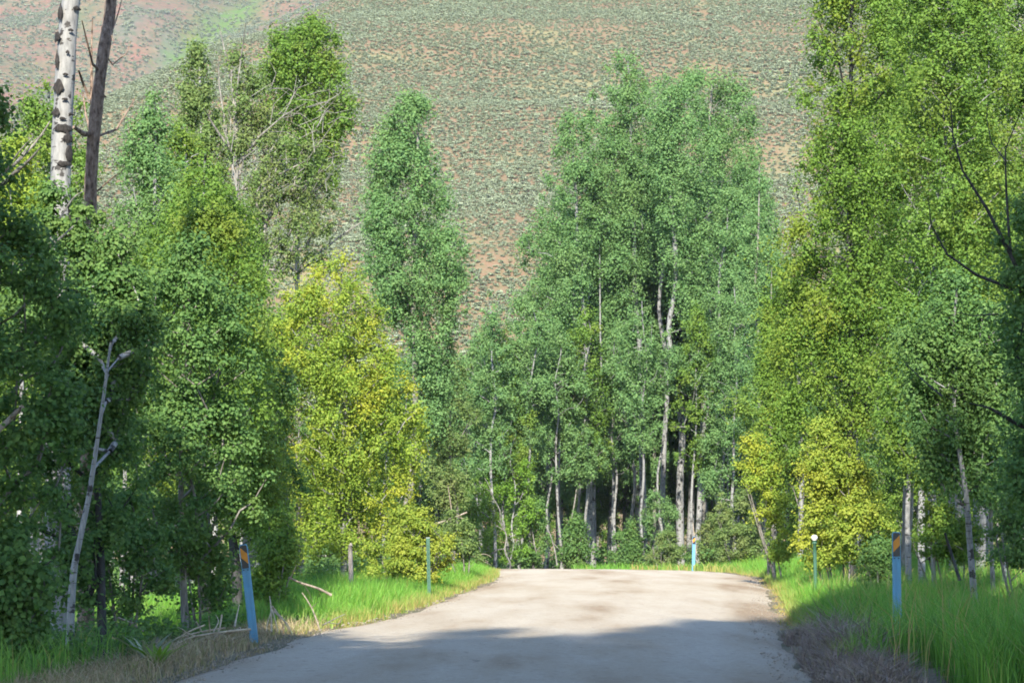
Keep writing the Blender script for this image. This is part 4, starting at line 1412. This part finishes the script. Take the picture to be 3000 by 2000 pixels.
def herb_cover(name, label, X, Y, H, n, L, leaf, rng):
    cen = np.column_stack([X, Y, gz(X, Y) + H * .6])
    me = leaf_mesh(name, cen, np.clip(H * .9, .12, .6), n, L, rng, up=.7, tri=True)
    return obj(name, me, LEAF[leaf], kind='stuff', label=label, category='undergrowth')


X = rg.uniform(-8.5, -3.7, 170)
Y = rg.uniform(24, 37, 170)
e_, s_ = road_dist(X, Y)
ok = e_ > .9
herb_cover('undergrowth', 'dark leafy weeds under the trees at the bottom left', X[ok], Y[ok], rg.uniform(.15, .45, ok.sum()), 12000, .06, 'deep', rg)
X = rg.uniform(-26, -3.6, 1500)
Y = rg.uniform(30, 100, 1500)
e_, s_ = road_dist(X, Y)
ok = (e_ > 3.0) & (Y < 98)
herb_cover('undergrowth', 'dim leafy undergrowth on the floor of the left-hand wood', X[ok], Y[ok], rg.uniform(.25, .9, ok.sum()), 42000, .085, 'deep', rg)
X = rg.uniform(6, 30, 1500)
Y = rg.uniform(32, 104, 1500)
e_, s_ = road_dist(X, Y)
ok = (e_ > 3.6)
herb_cover('undergrowth', 'dim leafy undergrowth on the floor of the right-hand wood', X[ok], Y[ok], rg.uniform(.25, .9, ok.sum()), 42000, .085, 'aspen', rg)
X = rg.uniform(-12, 20, 800)
Y = rg.uniform(112, 150, 800)
herb_cover('undergrowth', 'dark undergrowth beneath the grove beyond the bend', X, Y, rg.uniform(.5, 1.7, 800), 36000, .14, 'deep', rg)

# loose stones along the road's edges
rs = np.random.default_rng(61)
Vg, Fg, off = [], [], 0
ico = np.array([(0, 0, 1), (.9, 0, .1), (0, .9, .05), (-.9, 0, .1), (0, -.9, .0), (0, 0, -.8)])
icf = np.array([(0, 1, 2), (0, 2, 3), (0, 3, 4), (0, 4, 1), (5, 2, 1), (5, 3, 2), (5, 4, 3), (5, 1, 4)])
for side in (-1, 1):
    X, Y, e = scatter(1500, -.5, .3, side, 20, 80, rs, 1.0, .4)
    for x, y, q in zip(X, Y, e):
        s = rs.uniform(.005, .013) * (1.8 if rs.random() < .08 else 1)
        V = ico * (1 + .25 * rs.normal(size=ico.shape)) * s * [1.2, 1.2, .8]
        Vg.append(V + [x, y, float(hump(y)) + (.02 + .03 * min(1, max(0, -q)) if q < 0 else -.03)])
        Fg.append(icf + off)
        off += len(ico)
obj('loose_gravel', mk_mesh('loose_gravel', np.vstack(Vg), [np.vstack(Fg)]), plain('gravel_stone', (.28, .24, .19), .9, .2, 30, .5), kind='stuff',
    label='loose gravel stones along the edges of the road', category='gravel')

# ------------------------------------------------------------------ posts
BLUE = plain('blue_post_plastic', (.085, .25, .40), .6, .3, 9, .6, (.12, .19, .22))
BLACK = plain('black_sheeting', (.012, .012, .013), .4, .4, 20, .2)
ORANGE = plain('orange_sheeting', (.50, .20, .02), .5, .3, 25, .4)
GREENP = plain('green_post_paint', (.035, .10, .065), .55, .35, 12, .4)
WHITE = plain('white_cap_paint', (.5, .5, .47), .5, .3, 12, .25)
WOOD = bark_plain('weathered_grey_wood', [(.3, (.13, .11, .10)), (.55, (.28, .25, .225)), (.8, (.42, .39, .36))], (25, 25, 2), .6, .006)


def marker(label, px, d, h, tilt, flip, w=.105):
    x = (px - 1500) / F * d
    z = gz(x, d)
    t = thing('marker_post', label, 'marker post', (x, d, z - .05))
    t.rotation_euler = (math.radians(-1), math.radians(tilt), 0)
    h += .05
    # shallow channel: flat face with folded, rounded edges, clipped top corners
    prof = [(-w / 2, .012), (-w / 2, .002), (-w / 2 + .008, -.006), (-w * .16, -.006), (-w * .1, -.0015), (w * .1, -.0015), (w * .16, -.006), (w / 2 - .008, -.006), (w / 2, .002), (w / 2, .012)]
    inner = [(x_ * .93, y_ + .004) for x_, y_ in prof][::-1]
    ring = prof + inner
    m = len(ring)
    S = Shape()
    zs = [0, h * .3, h * .6, h - .03, h]
    V = []
    for zz in zs:
        f = .8 if zz == h else 1.0
        V += [(a * f, b, zz) for a, b in ring]
    i = np.arange(len(zs) - 1)[:, None] * m
    j = np.arange(m)[None, :]
    k = (j + 1) % m
    q = np.stack([i + j, i + k, i + m + k, i + m + j], -1).reshape(-1, 4)
    S.add(V, [q])
    nn = len(prof)
    top = [((len(zs) - 1) * m + a, (len(zs) - 1) * m + a + 1, len(zs) * m - 2 - a, len(zs) * m - 1 - a) for a in range(nn - 1)]
    S.F.setdefault(4, []).append(np.array(top))
    obj('post', S.mesh('post'), BLUE, t)
    pw, ph, pz = w * .80, .285, h - .155
    P = Shape()
    bev = .012
    out = [(-pw / 2, pz - ph / 2), (pw / 2, pz - ph / 2), (pw / 2, pz + ph / 2 - bev), (pw / 2 - bev, pz + ph / 2), (-pw / 2 + bev, pz + ph / 2), (-pw / 2, pz + ph / 2 - bev)]
    n = len(out)
    P.add([(a, -.0105, b) for a, b in out] + [(a, -.0065, b) for a, b in out],
          [np.arange(n)[None, :], (np.arange(n)[::-1] + n)[None, :], np.array([(i, i + n, (i + 1) % n + n, (i + 1) % n) for i in range(n)])])
    pan = obj('panel', P.mesh('panel'), BLACK, t)
    s = flip
    zc = pz + .012
    sl, th = .042, .062
    Q = Shape()
    a = pw / 2 * .98
    pts = [(-a, zc - th + -s * sl), (a, zc - th + s * sl), (a, zc + th + s * sl), (-a, zc + th - s * sl)]
    Q.add([(u, -.0135, v) for u, v in pts] + [(u, -.0108, v) for u, v in pts], [np.array([(0, 1, 2, 3), (7, 6, 5, 4)]), np.array([(i, i + 4, (i + 1) % 4 + 4, (i + 1) % 4) for i in range(4)])])
    obj('stripe', Q.mesh('stripe'), ORANGE, pan)
    for u in (-.6, .6):
        B = Shape()
        B.tube(np.array([(u * pw / 2, -.006, pz - ph / 2 - .022), (u * pw / 2, -.014, pz - ph / 2 - .022)]), [.009, .008], 8)
        obj('bolt', B.mesh('bolt', True), BLACK, t)
    return t


marker('blue marker post with orange and black striped top leaning left beside the road', 752, 30, 1.23, -7.2, -1)
marker('upright blue marker post with orange and black striped top in the right grass', 2622, 29.5, 1.44, 0.2, 1)
marker('far blue marker post with striped top near the road crest', 2029, 96.5, 1.38, 1.5, 1, .13)


def t_post():
    d, px = 52, 1259
    x = (px - 1500) / F * d
    t = thing('green_stake', 'dark green metal stake standing in the left verge grass', 'post', (x, d, gz(x, d) - .05))
    t.rotation_euler = (0, math.radians(-1.4), 0)
    h = 1.34
    S = Shape()
    S.box((0, 0, h / 2), (.075, .010, h))
    S.box((0, .028, h / 2 - .001), (.010, .045, h - .004))
    obj('post', S.mesh('post'), GREENP, t)
    for i in range(12):
        B = Shape()
        B.box((0, -.009, .25 + i * .085), (.02, .012, .018))
        obj('stud', B.mesh('stud'), GREENP, t)
    K = Shape()
    K.box((0, .004, h + .008), (.083, .03, .02))
    obj('cap', K.mesh('cap'), plain('faded_green_cap', (.22, .27, .24), .6, .3, 12, .3), t)


t_post()


def capped_stake():
    d, px = 46, 2386
    x = (px - 1500) / F * d
    t = thing('capped_stake', 'dark green round stake with white cap in the right verge grass', 'post', (x, d, gz(x, d) - .05))
    t.rotation_euler = (0, math.radians(-.8), 0)
    h = 1.34
    S = Shape()
    zs = np.linspace(0, h, 6)
    S.tube(np.column_stack([zs * 0, zs * 0, zs]), .034, 10)
    obj('post', S.mesh('post', True), GREENP, t)
    B = Shape()
    B.tube(np.array([(0, 0, h - .06), (0, 0, h - .01)]), [.042, .042], 12)
    obj('collar', B.mesh('collar', True), GREENP, t)
    K = Shape()
    pr = [(.03, h - .005), (.058, h + .025), (.064, h + .05), (.056, h + .075), (.036, h + .095), (.010, h + .103)]
    K.tube(np.array([(0, 0, z) for _, z in pr]), [r_ for r_, _ in pr], 12)
    obj('cap', K.mesh('cap', True), WHITE, t)


capped_stake()


def wood_post(label, px, d, h, r_, tilt, mat):
    x = (px - 1500) / F * d
    t = thing('wooden_post', label, 'post', (x, d, gz(x, d) - .06))
    t.rotation_euler = (0, math.radians(tilt), 0)
    rng = np.random.default_rng(int(px))
    S = Shape()
    zs = np.linspace(0, h, 8)
    S.tube(np.column_stack([.008 * np.sin(zs * 4), .006 * np.cos(zs * 3), zs]), np.linspace(r_ * 1.08, r_ * .9, 8), 9, wob=.06, rng=rng)
    obj('post', S.mesh('post', True), mat, t)
    K = Shape()
    K.tube(np.array([(.0, 0, h - .01), (.01, 0, h + .04), (.02, 0, h + .06)]), [r_ * .85, r_ * .5, r_ * .2], 7, wob=.12, rng=rng)
    obj('splintered_top', K.mesh('splintered_top'), mat, t)


wood_post('weathered grey wooden fence post left of the low golden-green bush', 1030, 55, 1.2, .055, -.5, WOOD)
wood_post('dark weathered fence post on the right verge under the yellow-green bush', 2247, 74, 1.15, .05, 1.0, BARK['grey'])


# ------------------------------------------------------------------ dead wood
def dead(name, label, d, stems, mat='dead', category='branch', dd=.3, k=1.05):
    """stems: ([pixels...], r0, r1); the first is the main stem"""
    P0 = px_path(stems[0][0], d, dd)
    base = P0[np.argmin(P0[:, 2])].copy()
    t = thing(name, label, category, base)
    for i, (pts, a, b) in enumerate(stems):
        P = px_path(pts, d, dd * (1 if i % 2 == 0 else -1))
        if len(P) > 2:
            P = dens(P, len(P) * 3)
        S = Shape()
        S.tube(P - base, np.linspace(a, b, len(P)) * k, 6, wob=.08)
        obj('branch' if i == 0 else 'twig', S.mesh('branch', True), BARK[mat], t)
    return t


dead('dead_branch', 'arching heap of bleached dead stems left of the left striped post', 29.6,
     [([(682, 1850), (595, 1859), (523, 1878), (474, 1912)], .012, .005), ([(690, 1845), (600, 1868), (540, 1890), (500, 1916)], .010, .004),
      ([(660, 1838), (590, 1850), (530, 1866), (486, 1888)], .009, .004), ([(640, 1862), (590, 1885), (560, 1910)], .008, .004),
      ([(705, 1838), (650, 1868), (600, 1890), (575, 1905)], .010, .004), ([(616, 1862), (612, 1804)], .008, .004), ([(687, 1835), (701, 1770)], .009, .004),
      ([(735, 1842), (640, 1852), (560, 1866), (500, 1896)], .011, .005), ([(720, 1860), (650, 1880), (590, 1904), (560, 1925)], .010, .004),
      ([(600, 1830), (560, 1846), (500, 1880), (470, 1900)], .008, .003), ([(730, 1850), (700, 1880), (690, 1905)], .008, .003), ([(650, 1800), (640, 1850), (610, 1890)], .008, .003),
      ([(575, 1820), (600, 1860), (640, 1880)], .007, .003), ([(540, 1850), (580, 1862), (640, 1850)], .008, .004),
      ([(668, 1850), (650, 1880), (640, 1905)], .007, .003), ([(560, 1880), (545, 1850), (520, 1835)], .006, .002), ([(625, 1850), (640, 1820), (632, 1800)], .006, .002)], 'bleached', k=1.5)
dead('dead_branch', 'drooping sheaf of pale dry stems right of the left striped post', 31,
     [([(798, 1775), (815, 1800), (832, 1840)], .009, .004), ([(796, 1780), (806, 1815), (815, 1850)], .007, .003), ([(800, 1785), (828, 1810), (848, 1850)], .007, .003),
      ([(795, 1790), (785, 1820), (780, 1848)], .006, .003), ([(795, 1850), (794, 1780), (790, 1745)], .01, .004), ([(802, 1790), (840, 1825), (856, 1856)], .006, .003)], 'bleached', k=1.4)
dead('dead_branch', 'broken grey branch with a pale snapped end pointing right over the grass', 36,
     [([(846, 1690), (880, 1706), (930, 1722), (970, 1742)], .014, .02), ([(850, 1696), (858, 1678), (868, 1655)], .01, .004), ([(890, 1712), (905, 1735), (915, 1760)], .007, .003)])
dead('dead_branch', 'thin pale stick standing in the grass right of the left striped post', 33,
     [([(938, 1848), (922, 1800), (905, 1765), (885, 1735)], .012, .006), ([(912, 1780), (935, 1760)], .005, .002)])
dead('dead_branch', 'small twigs lying at the grassy road edge', 33.5,
     [([(945, 1830), (980, 1812), (1010, 1798)], .010, .004), ([(955, 1850), (985, 1835), (1005, 1805)], .007, .003), ([(960, 1822), (990, 1826), (1000, 1815)], .006, .003)], 'grey')
dead('fallen_log', 'fallen brown log lying in the left undergrowth', 30.5,
     [([(40, 1800), (100, 1790), (150, 1792), (195, 1800)], .075, .06), ([(130, 1795), (108, 1815), (82, 1845)], .016, .008), ([(140, 1790), (148, 1820), (152, 1850)], .014, .006)], 'brown', 'log')
dead('dead_branch', 'pale broken branch lying above the fallen log', 29, [([(2, 1766), (30, 1748), (78, 1732)], .014, .009), ([(50, 1742), (62, 1752)], .006, .003)])
dead('dead_branch', 'short bleached stick low between the white stem and the grey stem', 30, [([(345, 1808), (385, 1825), (420, 1848)], .014, .011), ([(385, 1826), (400, 1818)], .006, .003)])
dead('dead_branch', 'thick pale branch stub poking in at the left edge', 23.2, [([(-40, 1290), (10, 1245), (40, 1215), (68, 1192)], .032, .024), ([(30, 1225), (55, 1205), (60, 1190)], .014, .008)])
dead('dead_branch', 'grey bare boughs slanting up to the thick white trunk', 25.5,
     [([(-30, 540), (50, 475), (110, 410), (146, 356)], .024, .006), ([(-30, 575), (40, 510), (90, 465), (120, 430)], .028, .006), ([(50, 475), (90, 420), (130, 392)], .010, .004),
      ([(0, 520), (60, 440), (100, 400)], .012, .004)], 'grey')
dead('dead_branch', 'grey dead bough crossing the foot of the thick white trunk', 26,
     [([(95, 752), (140, 725), (185, 690), (215, 662)], .022, .008), ([(110, 740), (150, 715), (160, 690)], .012, .005), ([(175, 640), (215, 580), (245, 560)], .012, .004)], 'grey')
dead('dead_branch', 'pale broken snag leaning right before the dark wood by the road', 88,
     [([(1255, 1538), (1290, 1530), (1330, 1515), (1368, 1500)], .05, .03), ([(1310, 1524), (1308, 1545), (1304, 1565)], .025, .012), ([(1330, 1512), (1358, 1518)], .02, .01),
      ([(1325, 1510), (1318, 1460), (1312, 1420)], .03, .012)])
dead('dead_branch', 'tangle of grey dead twigs on the left verge near the crest', 80,
     [([(1265, 1600), (1340, 1622), (1400, 1632), (1430, 1645)], .022, .01), ([(1385, 1628), (1420, 1622), (1440, 1632)], .014, .006), ([(1290, 1608), (1300, 1625), (1330, 1632)], .012, .005),
      ([(1400, 1634), (1440, 1655)], .012, .005)])
dead('dead_branch', 'pale bare sapling leaning at the far end of the road', 110,
     [([(1632, 1655), (1625, 1610), (1612, 1565), (1598, 1540)], .035, .02), ([(1622, 1590), (1640, 1610)], .015, .008)], 'grey')
dead('dead_branch', 'white dead stick standing beside the far striped post', 98, [([(2040, 1620), (2034, 1570), (2030, 1530)], .03, .015), ([(2034, 1565), (2055, 1545)], .012, .005)])


def leafy_plant(label, px, d, k, h, leaf):
    x = (px - 1500) / F * d
    t = thing('broadleaf_plant', label, 'plant', (x, d, gz(x, d) - .01))
    rng = np.random.default_rng(int(px))
    for i in range(k):
        a = i * 2.4 + rng.uniform(-.3, .3)
        o = .25 + .5 * rng.random()
        hh = h * rng.uniform(.7, 1.1)
        dv = np.array([math.cos(a), math.sin(a), 0])
        sd = np.array([-math.sin(a), math.cos(a), 0])
        ts = np.linspace(0, 1, 6)
        V = []
        for q in ts:
            p = dv * hh * o * q * (1 + .5 * q) + np.array([0, 0, hh * (q - .25 * q * q)])
            w = .028 * math.sin(math.pi * (.08 + .92 * q) ** .8) + .002
            V += [p - sd * w + [0, 0, .008], p + [0, 0, 0], p + sd * w + [0, 0, .008]]
        f = []
        for s in range(5):
            b = s * 3
            f += [(b, b + 1, b + 4, b + 3), (b + 1, b + 2, b + 5, b + 4)]
        me = mk_mesh('leaf', np.array(V), [np.array(f)], {'rnd': np.full(len(f), rng.random()), 'cl': np.full(len(f), rng.random())}, True)
        obj('leaf', me, LEAF[leaf], t)


leafy_plant('small yellow-green rosette plant on the left road edge', 470, 24.6, 13, .34, 'bright')
leafy_plant('small grey-green plant behind the yellow-green rosette', 438, 25.5, 11, .42, 'sage')

# ------------------------------------------------------------------ the air
def haze_box():
    m = bpy.data.materials.new('haze_air')
    m.use_nodes = True
    nt = m.node_tree
    nt.nodes.remove(nt.nodes['Principled BSDF'])
    v = nt.nodes.new('ShaderNodeVolumePrincipled')
    v.inputs['Color'].default_value = (.80, .88, 1.0, 1)
    v.inputs['Density'].default_value = HAZE
    v.inputs['Anisotropy'].default_value = .1
    nt.links.new(v.outputs[0], nt.nodes['Material Output'].inputs['Volume'])
    S = Shape()
    x0, x1, y0, y1, z0, z1 = -1900, 1900, -450, 2650, -12, 760
    S.box(((x0 + x1) / 2, (y0 + y1) / 2, (z0 + z1) / 2), (x1 - x0, y1 - y0, z1 - z0))
    obj('haze', S.mesh('haze'), m, kind='stuff', label='thin summer haze in the air of the valley', category='haze')


HAZE = 0.0001
haze_box()
